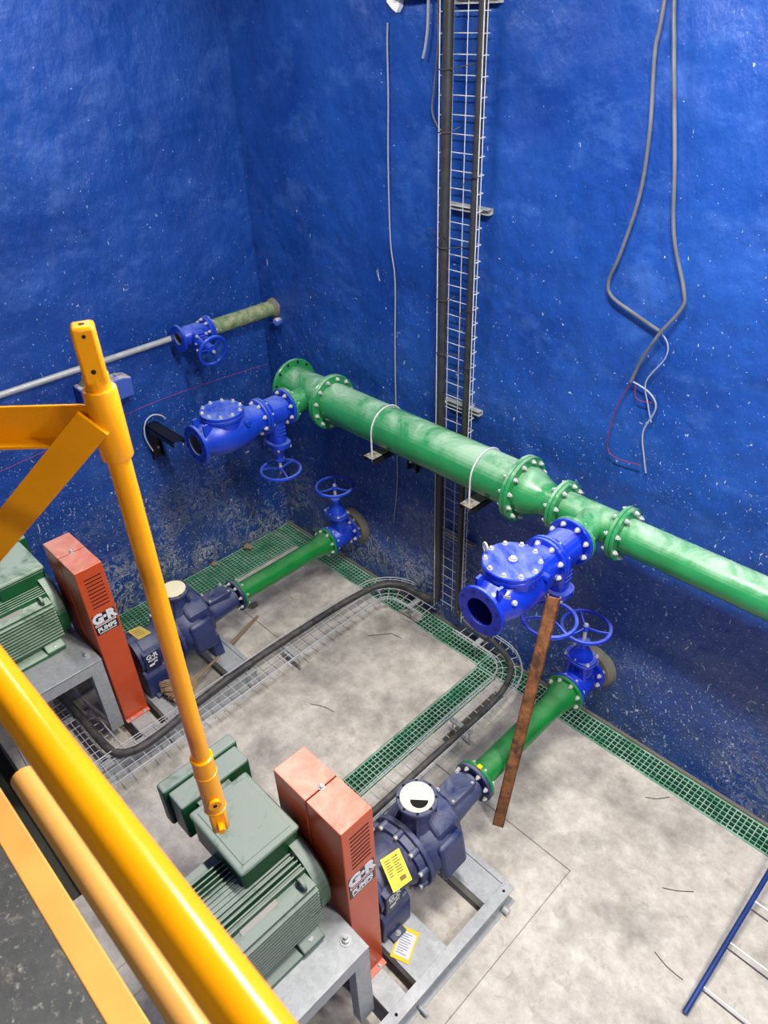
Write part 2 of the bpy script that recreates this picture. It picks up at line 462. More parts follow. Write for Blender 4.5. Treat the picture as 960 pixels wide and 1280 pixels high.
# end tee
t = axis_thing('pipe_tee', 'large green flanged end tee in the corner at the far end of the pipeline', 'pipe', XL)
m = MB(); pipe_part(m, F1 - XL, F2 - FT - XL, RB); m.build('body', M['green'], t)
MB().cyl((0, -.1, 0), (0, -.30, 0), .098, .095, 32).build('branch', M['green'], t)
MB().ring((F1 - XL, 0, 0), (-1, 0, 0), .225, .12, FT, 36).cyl((F1 - FT + .003 - XL, 0, 0), (F1 - FT + .008 - XL, 0, 0), .13, None, 30).build('end_flange', M['green'], t)
hm = MB()
for i in range(12):
    a = 2 * PI * (i + .5) / 12
    hm.cyl((F1 - XL - .001, .198 * math.cos(a), .198 * math.sin(a)), (F1 - XL + .0012, .198 * math.cos(a), .198 * math.sin(a)), .013, None, 10)
stuff(hm.build('bolt_holes', M['hole'], t))
MB().ring((F2 - FT - XL, 0, 0), XAX, .225, .1, FT - .001, 36).build('flange', M['green'], t)
MB().ring((0, -.30, 0), (0, 1, 0), .150, .07, FT, 32).build('branch_flange', M['green'], t)
bolt_circle(t, (F2 - XL, 0, 0), XAX, .195, 12, 2 * FT + .004)
# long big pipe
t = axis_thing('pipe', 'long thick green pipe with dusty top along the back blue wall', 'pipe', 2.2)
m = MB(); pipe_part(m, F2 + FT - 2.2, F3 - FT - 2.2, RB); m.build('body', M['green'], t)
MB().ring((F2 + .001 - 2.2, 0, 0), XAX, .225, .1, FT, 36).build('flange', M['green'], t)
MB().ring((F3 - FT - 2.2, 0, 0), XAX, .225, .1, FT - .001, 36).build('flange', M['green'], t)
# reducer
t = axis_thing('pipe_reducer', 'green cone-shaped reducer narrowing the thick pipe to the thin pipe', 'pipe', F3)
prof = [(RB, .02), (RB, .05)] + [(RB + (RT - RB) * (.5 - .5 * math.cos(PI * i / 8)), .05 + .17 * i / 8) for i in range(1, 9)] + [(RT, F4 - F3 - .02)]
MB().lathe(prof, (0, 0, 0), XAX, 40).build('body', M['green'], t)
MB().ring((.001, 0, 0), XAX, .225, .1, FT, 36).build('flange', M['green'], t)
MB().ring((F4 - F3 - FT, 0, 0), XAX, .170, .08, FT - .001, 32).build('flange', M['green'], t)
bolt_circle(t, (0, 0, 0), XAX, .195, 12, 2 * FT + .004)
# second tee
t = axis_thing('pipe_tee', 'smaller green flanged tee above the bright blue check valve', 'pipe', XR)
m = MB(); pipe_part(m, F4 + FT - XR, F5 - FT - XR, RT); m.build('body', M['green'], t)
MB().lathe([(.112, .05), (.100, .10), (.094, .13), (.094, .245)], (0, 0, 0), (0, -1, 0), 32).build('branch', M['green'], t)
MB().ring((F4 + .001 - XR, 0, 0), XAX, .170, .08, FT, 32).build('flange', M['green'], t)
MB().ring((F5 - FT - XR, 0, 0), XAX, .170, .08, FT - .001, 32).build('flange', M['green'], t)
MB().ring((0, -.265, 0), (0, 1, 0), .150, .07, FT, 32).build('branch_flange', M['green'], t)
bolt_circle(t, (F4 - XR, 0, 0), XAX, .145, 8, 2 * FT + .004)
bolt_circle(t, (F5 - XR, 0, 0), XAX, .145, 8, 2 * FT + .004)
# thin pipe to the right
t = axis_thing('pipe', 'thinner glossy green pipe running out of frame to the right', 'pipe', 5.5)
m = MB(); pipe_part(m, F5 + FT - 5.5, XM + .02 - 5.5, RT); m.build('body', M['green'], t)
MB().ring((F5 + .001 - 5.5, 0, 0), XAX, .170, .08, FT, 32).build('flange', M['green'], t)

def channel(m, p0, p1, w, h, up, t=.006):
    """C channel from p0 to p1: web width w, flanges h standing towards up"""
    p0, p1 = V(p0), V(p1); a = (p1 - p0).normalized(); up = V(up).normalized(); s = a.cross(up)
    m.beam(p0 + up * (t / 2), p1 + up * (t / 2), w, t, up) if False else None
    def bm(c0, c1, sw, sh):
        mm = Matrix((s, up, a)).transposed(); m.box((c0 + c1) / 2, (sw, sh, (c1 - c0).length), mm)
    bm(p0 + up * t / 2, p1 + up * t / 2, w, t)
    for sg in (-1, 1):
        q = s * (sg * (w / 2 - t / 2)) + up * (h / 2)
        bm(p0 + q, p1 + q, t, h)
    return m
def pipe_bracket(label, x, wall='back', dusty=True):
    """black cantilever bracket on the wall, U bolt over the pipe"""
    t = thing('pipe_bracket', label, 'bracket', (x, 0, AZ - RB - .02))
    a = MB(); channel(a, (0, -.03, 0), (0, -.52, 0), .11, .05, (0, 0, -1)); a.build('arm', M['arm_top'], t)
    c = MB(); channel(c, (0, -.004, .06), (0, -.004, -.34), .10, .045, (0, -1, 0)); c.build('wall_channel', M['black'], t)
    MB().cyl((0, -.05, -.24), (0, -.066, -.24), .012, None, 6).build('bolt', M['bolt'], t)
    cz = AZ - t.location.z; R = RB + .007
    pts = [(0, AY - R, -.05), (0, AY - R, 0)] + [(0, AY - R * math.cos(PI * i / 16), cz + R * math.sin(PI * i / 16)) for i in range(17)] + [(0, AY + R, 0), (0, AY + R, -.05)]
    MB().tube(pts, .007, 8).build('pipe_clamp', M['wire'], t)
    return t
M['arm_top'] = paint('black arm with mortar dust', (22, 22, 24), .5, (196, 186, 176), 1.0, 3, .1, edge=(.8, .95))
pipe_bracket('black pipe bracket under the thick green pipe, left of the cable tray', 1.905)
pipe_bracket('black pipe bracket under the thick green pipe, in front of the cable tray', 2.86)

# bare bracket on the left wall with a loose clamp
t = thing('pipe_bracket', 'bare black bracket on the left wall with a loose clamp hanging on it', 'bracket', (0, -1.30, 1.73))
a = MB(); channel(a, (.03, 0, 0), (.47, 0, 0), .11, .05, (0, 0, -1)); a.build('arm', M['black'], t)
c = MB(); channel(c, (.004, 0, .0), (.004, 0, -.34), .10, .045, (1, 0, 0)); c.build('wall_channel', M['black'], t)
pts = [(.06, -.11 + .02, -.30)] + [(.06, -.01 - .115 * math.cos(PI * i / 12) + .03, -.06 + .15 * math.sin(PI * i / 12)) for i in range(13)]
MB().tube([(.05, -.05, -.24), (.05, -.085, -.12), (.05, -.085, -.03), (.055, -.05, .055), (.06, .02, .085), (.065, .09, .055), (.065, .12, .012)], .006, 8, 4).build('pipe_clamp', M['wire'], t)
MB().cyl((.048, 0, -.22), (.062, 0, -.22), .012, None, 6).build('bolt', M['bolt'], t)

# ------------------------------------------------------------------ valves
YAX = (0, 1, 0)
def handwheel(parent, z, R, mat, r=.0145, spokes=3, phase=0.3):
    m = MB().torus((0, 0, z), (0, 0, 1), R, r, 36, 8)
    w = m.build('handwheel', mat, parent)
    for i in range(spokes):
        a = 2 * PI * i / spokes + phase
        MB().tube([(.02 * math.cos(a), .02 * math.sin(a), z - .012), (R * .55 * math.cos(a), R * .55 * math.sin(a), z - .014), (R * math.cos(a), R * math.sin(a), z)], .009, 6).build('spoke', mat, w)
    MB().lathe([(.024, z - .03), (.026, z - .008), (.02, z + .008)], (0, 0, 0), (0, 0, 1), 12).build('hub', mat, w)
    MB().lathe([(.014, z + .008), (.014, z + .024)], (0, 0, 0), (0, 0, 1), 6).build('nut', M['bolt'], w)
    return w
def gate_valve(label, loc, rot, mat, half=.13, fr=.146, wheel=.165, stem=.56, bolts=8, bonnet=.27, loose_end=False, name='gate_valve', k=1.0):
    t = thing(name, label, 'valve', loc, None, rot)
    b = MB().lathe([(.088 * k, -half + .01), (.088 * k, -half + .045), (.115 * k, -.06), (.115 * k, .06), (.088 * k, half - .045), (.088 * k, half - .01)], (0, 0, 0), YAX, 32, cap=False)
    b.lathe([(.07 * k, -half + .01), (.07 * k, half - .01)], (0, 0, 0), YAX, 24, cap=False)
    # flattened bonnet housing rising from the barrel
    def oval(w, d, z, n=24):
        return [(w * (abs(math.cos(2 * PI * i / n)) ** .7) * (1 if math.cos(2 * PI * i / n) >= 0 else -1), d * (abs(math.sin(2 * PI * i / n)) ** .7) * (1 if math.sin(2 * PI * i / n) >= 0 else -1), z) for i in range(n)]
    secs = [oval(.105 * k, .074 * k, 0), oval(.088 * k, .062 * k, .11), oval(.084 * k, .060 * k, bonnet - .04)]
    vs = [p for s_ in secs for p in s_]; fs = []
    for q in range(len(secs) - 1):
        for i in range(24): fs.append((q * 24 + i, q * 24 + (i + 1) % 24, (q + 1) * 24 + (i + 1) % 24, (q + 1) * 24 + i))
    fs.append(tuple(range(23, -1, -1))); fs.append(tuple((len(secs) - 1) * 24 + i for i in range(24)))
    b.add(vs, fs)
    for sx in (-1, 1):
        for zz in (.10, .13, .16): b.box((sx * .086 * k, 0, zz + .02), (.012, .07 * k, .010))
    b.build('body', mat, t)
    for sg in (-1, 1):
        MB().ring((0, sg * half, 0), (0, -sg, 0), fr, .07 * k, .024, 32).build('flange', mat, t)
    # bonnet: plate, domed cap, gland
    def slabz(w, d, z0, z1): 
        a_, c_ = oval(w, d, z0), oval(w, d, z1)
        return a_ + c_, [tuple(range(23, -1, -1)), tuple(range(24, 48))] + [(i, (i + 1) % 24, 24 + (i + 1) % 24, 24 + i) for i in range(24)]
    bn = MB(); bn.add(*slabz(.118 * k, .088 * k, bonnet - .04, bonnet - .02)); bn.add(*slabz(.114 * k, .084 * k, bonnet - .019, bonnet))
    bn.lathe([(.085 * k, bonnet), (.06 * k, bonnet + .05), (.038, bonnet + .09), (.034, bonnet + .13), (.044, bonnet + .13), (.044, bonnet + .15), (.026, bonnet + .155)], (0, 0, 0), (0, 0, 1), 20)
    bn.build('bonnet', mat, t)
    for sx in (-1, 0, 1):
        for sy in (-1, 1):
            if True: cap_bolts(t, (sx * .090 * k, sy * (.060 if sx else .072) * k, bonnet), (0, 0, 1), 0, 1, .010)
    MB().lathe([(.014, bonnet + .15), (.014, stem + .0)], (0, 0, 0), (0, 0, 1), 10).build('stem', M['bolt'], t)
    handwheel(t, stem, wheel, mat)
    return t
def check_valve(label, loc, mat, bore, eye):
    """swing check valve: open flange on -Y, round lid on top"""
    t = thing('check_valve', label, 'valve', loc)
    Y0, Y1 = -.325, .27
    b = MB().lathe([(.094, Y0 + .01), (.096, Y0 + .05), (.112, Y0 + .08), (.146, Y0 + .14), (.158, Y0 + .24), (.156, Y0 + .36), (.140, Y0 + .45), (.118, Y0 + .52), (.112, Y1 - .01)], (0, 0, 0), YAX, 36, cap=False)
    b.lathe([(.084, Y0 + .001), (.084, Y1 - .002)], (0, 0, 0), YAX, 30, cap=False)
    b.lathe([(.142, .0), (.142, .10), (.150, .135)], (0, -.06, 0), (0, 0, 1), 32, cap=True)
    b.build('body', mat, t)
    MB().ring((0, Y0, 0), YAX, .150, .084, .024, 36).build('flange', mat, t)
    MB().ring((0, Y1, 0), (0, -1, 0), .150, .084, .024, 36).build('flange', mat, t)
    hm = MB()
    for i in range(8):
        a = 2 * PI * (i + .5) / 8
        hm.cyl((.122 * math.cos(a), Y0 - .0012, .122 * math.sin(a)), (.122 * math.cos(a), Y0 + .001, .122 * math.sin(a)), .0105, None, 10)
    stuff(hm.build('bolt_holes', M['hole'] if not eye else M['bore'], t))
    MB().lathe([(.0838, Y0 + .002), (.0838, Y0 + .30), (.02, Y0 + .31)], (0, 0, 0), YAX, 30, cap=False).build('bore', bore, t)
    MB().lathe([(.160, .135), (.165, .140), (.165, .158), (.160, .162)], (0, -.06, 0), (0, 0, 1), 36).build('lid_seat', mat, t)
    MB().lathe([(.160, .163), (.166, .168), (.166, .188), (.160, .193), (.03, .1945), (.03, .200), (.0, .200)], (0, -.06, 0), (0, 0, 1), 36, cap=False).build('lid', mat, t)
    cap_bolts(t, (0, -.06, .193), (0, 0, 1), .145, 10, .012)
    if eye:
        cap_bolts(t, (0, -.06, .200), (0, 0, 1), 0, 1, .019)
        e = MB().torus((-.155, -.10, .225), (.4, .9, 0), .022, .007, 20, 8); e.cyl((-.155, -.10, .19), (-.155, -.10, .203), .009)
        e.build('eye_bolt', M['bolt'], t)
        cap_bolts(t, (.128, -.20, .06), (.8, -.5, .25), 0, 1, .013)
        MB().box((.08, -.23, .09), (.07, .004, .02), Matrix.Rotation(.6, 3, 'Z')).build('name_plate', M['cardboard'], t)
    # hinge pin bosses
    MB().cyl((-.165, .06, .08), (.165, .06, .08), .024, None, 14).build('hinge_pin', mat, t)
    # raised ribs either side
    for sx in (-1, 1):
        MB().prism([(-.02, 0), (.09, 0), (.02, .10), (-.02, .10)], (sx * .07 - .008, -.255, .06), (0, 1, 0), (0, 0, 1), (.016, 0, 0)).build('rib', mat, t)
    bolt_circle(t, (0, Y1, 0), YAX, .124, 8, 2 * .024 + .004)
    return t
VZ = AZ
def branch_set(x, ytee, mat, gl, cl, bore, eye):
    half = .125
    g = gate_valve(gl, (x, ytee - half - .002, VZ), (PI, 0, 0), mat, half, .150, .165, .545, bonnet=.30)
    bolt_circle(g, (0, -half, 0), YAX, .124, 8, 2 * .025 + .004)
    c = check_valve(cl, (x, ytee - 2 * half - .006 - .27, VZ), mat, bore, eye)
branch_set(XR, AY - .265, M['blue_valve'], 'bright blue gate valve with handwheel hanging below, behind the rusty bar', 'bright blue check valve with eye bolt on its round lid, right of the cable tray', M['bore'], True)
branch_set(XL, AY - .30, M['blue_dusty'], 'dusty blue gate valve with handwheel hanging below, in the far left corner', 'dusty blue check valve with dull open bore, near the left wall', M['bore_dusty'], False)

# ------------------------------------------------------------------ suction lines
SZ = .505
def suction(x, side):
    near = side == 'right'
    mat = M['blue_valve'] if near else M['blue_dusty']
    t = thing('wall_sleeve', 'round grey mortar sleeve in the back wall behind the %s low valve' % ('right' if near else 'left'), 'pipe collar', (x, 0, SZ))
    MB().lathe([(.185, .0), (.178, .03), (.160, .05), (.155, .062), (.10, .062)], (0, 0, 0), (0, -1, 0), 32).build('mortar_ring', M['puddle'], t)
    g = gate_valve('bright blue low gate valve with handwheel on top, behind the rusty bar' if near else 'dusty blue low gate valve with handwheel on top, at the foot of the back wall',
                   (x, -.228, SZ), None, mat, .14, .146, .165, .545, bonnet=.27)
    bolt_circle(g, (0, .14, 0), YAX, .120, 8, .05)
    bolt_circle(g, (0, -.14, 0), YAX, .120, 8, .052)
    p = thing('pipe', 'green pipe from the %s' % ('right pump to the back wall, passing behind the rusty bar' if near else 'left pump to the back wall, beside the wide wall grating'), 'pipe', (x, -.9, SZ))
    MB().lathe([(.112, .512), (.112, .49), (.098, .42), (.086, .36), (.084, .33), (.084, -1.37 + .9)], (0, 0, 0), YAX, 36).build('body', M['green_low'], p)
    MB().ring((0, .53, 0), (0, -1, 0), .146, .08, .024, 32).build('flange', M['green_low'], p)
    MB().ring((0, -1.388 + .9, 0), YAX, .142, .07, .022, 32).build('flange', M['green_low'], p)
    MB().box((.02, -1.377 + .9, .148), (.03, .028, .012)).build('paint_mark', M['yellow_card'], p) if near else None
PR, PL_ = 3.73, 1.11
suction(PR, 'right'); suction(PL_, 'left')

# ------------------------------------------------------------------ pumps
def pump(label):
    """self priming pump; local origin on the floor below its centre, Y toward the wall"""
    t = thing('pump', label, 'pump', (PR, 0, 0))
    z = SZ; nv = M['navy']
    # suction spool
    b = MB().lathe([(.095, -1.43), (.095, -1.50), (.105, -1.60), (.120, -1.74)], (0, 0, z), YAX, 30)
    b.build('suction_spool', nv, t)
    MB().ring((0, -1.39, z), (0, -1, 0), .143, .06, .026, 32).build('suction_flange', nv, t)
    bolt_circle(t, (0, -1.392, z), YAX, .120, 8, .052, .013)
    rx = Matrix.Rotation(math.radians(-8), 3, 'Y')
    c = MB().box((-.005, -1.585, z + .118), (.16, .22, .03), rx).box((-.005, -1.585, z + .09), (.13, .19, .06), rx)
    c.build('check_cover', nv, t, bevel=.006)
    for sx, sy in ((-1, -1), (1, -1), (1, 1), (-1, 1)):
        cap_bolts(t, V((sx * .062 - .005, -1.585 + sy * .09, z + .133 - sx * .062 * -.0)), (0.0, 0, 1), 0, 1, .011)
    # volute casing: squat faceted bell
    v = MB().lathe([(.12, -1.70), (.17, -1.72), (.215, -1.78), (.235, -1.86), (.235, -1.95), (.215, -2.0), (.20, -2.02)], (0, 0, z), YAX, 36)
    v.build('volute', nv, t, angle=50)
    # square shoulder and side panels
    sh = MB().prism([(-.15, -.05), (.15, -.05), (.2, .05), (.17, .20), (.08, .27), (-.08, .27), (-.17, .20), (-.2, .05)], (0, -1.74, z), (1, 0, 0), (0, 0, 1), (0, -.20, 0))
    sh.build('volute_shoulder', nv, t, bevel=.025)
    pnl = MB().box((.222, -1.87, z + .01), (.05, .20, .27), Matrix.Rotation(math.radians(-10), 3, 'Y')); pnl.build('side_panel', nv, t, bevel=.03)
    # discharge neck and flange
    nk = MB().lathe([(.155, .10), (.120, .18), (.088, .26), (.082, .30), (.082, .385)], (0, -1.93, z), (0, 0, 1), 30)
    nk.build('discharge_neck', nv, t)
    for a in range(4):
        q = a * PI / 2 + PI / 4
        MB().prism([(.08, .18), (.145, .18), (.085, .365), (.08, .365)], V((0, -1.93, z)) - V((-math.sin(q), math.cos(q), 0)) * .008, (math.cos(q), math.sin(q), 0), (0, 0, 1), V((-math.sin(q), math.cos(q), 0)) * .016).build('rib', nv, t)
    MB().ring((0, -1.93, z + .375), (0, 0, 1), .122, .05, .026, 36).build('discharge_flange', nv, t)
    # bolted ring and bearing bracket
    MB().lathe([(.16, 0), (.232, 0), (.236, .004), (.236, .030), (.232, .034), (.16, .034)], (0, -2.06, z), YAX, 36).build('bolting_ring', nv, t)
    MB().lathe([(.19, 0), (.205, .005), (.21, .05)], (0, -2.11, z), YAX, 36).build('seal_plate', nv, t)
    for i in range(10):
        a = 2 * PI * (i + .5) / 10
        c0 = V((.205 * math.cos(a), -2.02, z + .205 * math.sin(a)))
        MB().cyl(c0, c0 + V((0, -.085, 0)), .021, None, 12).build('lug', nv, t)
        cap_bolts(t, c0 + V((0, -.085, 0)), (0, -1, 0), 0, 1, .014)
    MB().lathe([(.185, -2.10), (.165, -2.14), (.150, -2.16), (.148, -2.33), (.156, -2.34), (.156, -2.385), (.14, -2.39), (.05, -2.385), (.022, -2.385), (.022, -2.46)], (0, 0, z), YAX, 30).build('bearing_housing', nv, t)
    # pedestal under the bearing housing
    pd = MB().prism([(-.17, .155), (.17, .155), (.17, .37), (.15, .405), (.10, .42), (-.10, .42), (-.15, .405), (-.17, .37)], (0, -2.39, 0), (1, 0, 0), (0, 0, 1), (0, .22, 0))
    pd.build('pedestal', nv, t, bevel=.008)
    ft = MB().box((0, -2.30, .165), (.42, .10, .022)); ft.build('pedestal_foot', nv, t, bevel=.003)
    for sx in (-1, 1): 
        cap_bolts(t, (sx * .19, -2.30, .176), (0, 0, 1), 0, 1, .014)
    # front foot under the volute
    MB().prism([(-.17, .155), (.17, .155), (.12, .34), (-.12, .34)], (0, -1.78, 0), (1, 0, 0), (0, 0, 1), (0, .09, 0)).build('front_foot', nv, t, bevel=.008)
    for sx in (-1, 1):
        MB().bb((sx * .11, -2.36, .42), (sx * .168, -2.23, .60)).build('label_boss', nv, t, bevel=.006)
    return t
def pump_label(t):
    rot = (math.radians(90), 0, math.radians(90))
    p = MB().box((.1685, -2.295, .515), (.002, .115, .155)).build('label_plate', M['navy_plate'], t)
    letters('G·R', .060, M['label_white'], p, (.1698, -2.295, .562), rot, bold=.002)
    letters('PUMPS', .026, M['label_white'], p, (.1698, -2.295, .524), rot, bold=.001)
    MB().box((.1698, -2.31, .480), (.002, .045, .020)).build('label_stripe', M['label_white'], p)
    MB().box((.1698, -2.275, .497), (.002, .030, .012)).build('label_stripe', M['label_white'], p)

pr = pump('dusty navy blue pump with yellow tag, right of the near orange guard')
pump_label(pr)
# cream blanking cover with a half moon opening
cc = V((0, -1.93, SZ + .401))
MB().lathe([(.098, 0), (.100, .003), (.098, .007), (.056, .0075), (.054, .0095), (0, .0095)], cc, (0, 0, 1), 36, cap=False).build('flange_cover', M['cream'], pr)
MB().prism([(.052 * math.cos(PI + PI * i / 14), .052 * math.sin(PI + PI * i / 14) + .004) for i in range(15)], cc + V((.028, -.012, .0095)), V((.75, .66, 0)), V((-.66, .75, 0)), (0, 0, .0012)).build('cover_opening', M['hole'], pr)
hm = MB()
for i in range(8):
    a = 2 * PI * i / 8
    hm.cyl(cc + V((.108 * math.cos(a), .108 * math.sin(a), 0)), cc + V((.108 * math.cos(a), .108 * math.sin(a), .0015)), .009, None, 10)
stuff(hm.build('bolt_holes', M['hole'], pr))
pl = copy_tree(pr); pl.location.x = PL_
pl['label'] = 'dusty navy blue pump beside the broom, left of the long cable tray'
for ch in list(pl.children):
    if ch.name.startswith('cover_opening'): bpy.data.objects.remove(ch)
# tags and cards
def quad_card(name, label, cat, corners, mat, th=.002):
    P = [V(p) for p in corners]; c = sum(P, V()) / 4
    n = (P[1] - P[0]).cross(P[3] - P[0]).normalized()
    if n.z < 0: n = -n
    t = thing(name, label, cat, c)
    vs = [p - c for p in P] + [p - c + n * th for p in P]
    MB().add(vs, [(0, 1, 2, 3), (4, 7, 6, 5), (0, 4, 5, 1), (1, 5, 6, 2), (2, 6, 7, 3), (3, 7, 4, 0)]).build('card', mat, t)
    def loc(u, v, h): return (P[0] + (P[1] - P[0]) * u + (P[3] - P[0]) * v) - c + n * (th + h)
    def patch(u0, u1, v0, v1, m_, nm='printed_panel', h=.0005, par=t):
        q = [loc(u0, v0, h), loc(u1, v0, h), loc(u1, v1, h), loc(u0, v1, h)]
        q2 = [p + n * .0005 for p in q]
        return MB().add(q + q2, [(0, 1, 2, 3), (4, 7, 6, 5), (0, 4, 5, 1), (1, 5, 6, 2), (2, 6, 7, 3), (3, 7, 4, 0)]).build(nm, m_, par)
    return t, patch
t, patch = quad_card('safety_tag', 'yellow printed tag hanging on the near navy pump', 'tag', [(3.765, -2.27, .72), (3.79, -2.145, .72), (3.945, -2.20, .66), (3.925, -2.325, .66)], M['yellow_card'])
random.seed(3)
for i in range(7):
    v = .12 + i * .075
    for u0, u1 in ((.12, .42), (.5, .86)):
        patch(u0, u1 - random.random() * .12, v, v + .03, M['print_dark'], 'printed_line')
patch(.5, .8, .72, .84, M['print_dark'], 'printed_panel')
MB().tube([(-.05, .05, .035), (-.06, .06, -.05), (-.08, .03, -.12)], .003, 6).build('tie', M['tie'], t)
t, patch = quad_card('manual_card', 'white and yellow printed card lying on the near steel base frame', 'card', [(3.895, -2.245, .1525), (4.005, -2.205, .1525), (4.075, -2.375, .1525), (3.968, -2.416, .1525)], M['yellow_card'])
patch(.1, .9, .12, .88, M['white_card'])
for i in range(9):
    patch(.18, .5 + .3 * random.random(), .18 + i * .075, .205 + i * .075, M['print_grey'], 'printed_line', .0012)
t, patch = quad_card('safety_tag', 'tan yellow tag lying on the far navy pump', 'tag', [(1.000, -2.325, .658), (1.02, -2.225, .658), (1.15, -2.20, .655), (1.145, -2.31, .655)], M['tan_card'])
for i in range(4): patch(.15, .8, .2 + i * .15, .24 + i * .15, M['print_dark'], 'printed_line')

# ------------------------------------------------------------------ belt guards
def belt_guard(label):
    t = thing('belt_guard', label, 'guard', (PR, -2.545, .15))
    x0, x1, ya, yb, z0, z1 = -.275, .215, -.10, .095, .0, 1.46
    xm = -.03; g = .003
    MB().bb((x0, ya, z0), (xm - g, yb, z1)).build('guard_half', M['orange'], t, bevel=.006)
    MB().bb((xm + g, ya, z0), (x1, yb, z1)).build('guard_half', M['orange'], t, bevel=.006)
    MB().bb((xm - g - .01, ya + .004, z0), (xm + g + .01, yb - .004, z1 - .006)).build('seam_strip', M['slot'], t)
    MB().lathe([(.017, 0), (.017, .004), (.011, .004), (.011, .02), (.007, .024)], (xm, .02 - .02, z1), (0, 0, 1), 8).build('latch_bolt', M['bolt'], t)
    for i in range(9):
        zz = z1 - .085 - i * .031
        MB().bb((x1 - .002, ya + .045, zz - .004), (x1 + .0012, yb - .03, zz + .004)).build('vent_slot', M['slot'], t)
    MB().bb((x1 - .01, ya + .002, z0), (x1 + .035, yb - .002, z0 + .006)).build('foot_flange', M['orange'], t)
    for sy in (-.06, .05): cap_bolts(t, (x1 + .02, sy, z0 + .006), (0, 0, 1), 0, 1, .010)
    rot = (math.radians(90), 0, math.radians(90))
    zc = z1 - .48
    MB().box((x1 + .0012, -.004, zc), (.0024, .166, .175)).build('label_plate', M['label_black'], t)
    pl_ = MB().box((x1 + .0028, -.004, zc - .002), (.001, .154, .022)).build('label_stripe', M['label_white'], t)
    letters('GORMAN-RUPP', .017, M['label_red'], t, (x1 + .0042, -.004, zc + .0005), rot, bold=.0004, sx=1.2)
    letters('G·R', .105, M['label_white'], t, (x1 + .003, -.004, zc + .046), rot, bold=.0062, sx=1.0)
    letters('PUMPS', .050, M['label_white'], t, (x1 + .003, -.004, zc - .047), rot, bold=.0022, sx=.93)
    MB().box((x1 + .0028, -.004, zc - .076), (.001, .13, .006)).build('label_stripe', M['label_white'], t)
    return t
gr = belt_guard('tall orange belt guard beside the near motor, split across its dusty top')
gl = copy_tree(gr); gl.location.x = PL_ + .0; gl['label'] = 'tall orange belt guard of the far left pump, behind the yellow brace'

# ------------------------------------------------------------------ base frames
def base_frame(label):
    t = thing('base_frame', label, 'frame', (PR, -2.65, 0))
    H = .15
    for sx in (-1, 1):
        xo = .505 if sx > 0 else -.485
        w = MB(); s_ = sx
        w.bb((xo - s_ * .070, -.63, H - .010), (xo, 1.05, H)); w.bb((xo - s_ * .070, -.63, 0), (xo + s_ * .012, 1.05, .010)); w.bb((xo - s_ * .045, -.63, .01), (xo - s_ * .035, 1.05, H - .01))
        w.build('side_rail', M['galv'], t)
    MB().bb((-.414, 1.016, H - .085), (.434, 1.024, H)).bb((-.414, 1.024, H - .008), (.434, 1.05, H)).build('end_angle', M['galv'], t)
    for y0, y1 in ((.845, 1.012), (.245, .50), (-.62, -.42)):
        MB().bb((-.414, y0, H - .012), (.434, y1, H - .001)).bb((-.414, y0, H - .09), (.434, y0 + .008, H - .012)).bb((-.414, y1 - .008, H - .09), (.434, y1, H - .012)).build('cross_plate', M['galv'], t)
    MB().bb((.19, .03, H - .03), (.434, .16, H - .001)).build('guard_shelf', M['galv'], t)
    for y in (.985, .05, -.45): MB().cyl((.47, y, H - .001), (.47, y, H + .001), .009, None, 10).build('rail_hole', M['hole'], t)
    MB().cyl((.50, .955, .03), (.54, .955, .03), .022, None, 12).build('anchor_bolt', M['bolt'], t)
    MB().cyl((.50, .20, .03), (.56, .20, .03), .012, None, 10).build('anchor_bolt', M['bolt'], t)
    return t
bf = base_frame('galvanised base frame on the concrete under the near motor and pump')
b2 = copy_tree(bf); b2.location.x = PL_; b2['label'] = 'galvanised base frame under the far left motor and pump'
TZ = .86
def motor_stand(label):
    t = thing('motor_stand', label, 'stand', (PR, -3.15, .15))
    x0, x1, y0, y1 = -.52, .37, -.22, .487
    h = TZ - .15
    MB().bb((x0, y0, h - .012), (x1, y1, h)).build('top_plate', M['galv'], t, bevel=.003)
    for y in (y0 + .05, y1 - .05): 
        c = MB(); channel(c, (x0 + .02, y, h - .013), (x1 - .02, y, h - .013), .08, .08, (0, 0, -1)); c.build('cross_beam', M['galv'], t)
    for x in (x0 + .062, x1 - .062):
        c = MB(); s2 = 1 if x > 0 else -1; channel(c, (x + s2 * .06, y0 + .002, h - .06), (x + s2 * .06, y1 - .002, h - .06), .088, .06, (-s2, 0, 0)); c.build('side_beam', M['galv'], t)
        for y in (y0 + .05, y1 - .05):
            s_ = 1 if x > 0 else -1
            c = MB(); channel(c, (x + s_ * .058, y, 0), (x + s_ * .058, y, h - .015), .096, .06, (-s_, 0, 0), .007); c.build('leg', M['galv'], t)
    for sx, sy in ((.27, .425), (.27, -.16), (-.44, .40), (-.44, -.16)):
        MB().lathe([(.032, 0), (.032, .005), (.019, .005), (.019, .022), (.011, .024), (.011, .045)], (sx, sy, h), (0, 0, 1), 8).build('levelling_bolt', M['bolt'], t)
    return t
ms = motor_stand('galvanised table carrying the near green motor')
m2 = copy_tree(ms); m2.location.x = .975; m2['label'] = 'galvanised table carrying the far left green motor, cable tray beneath'

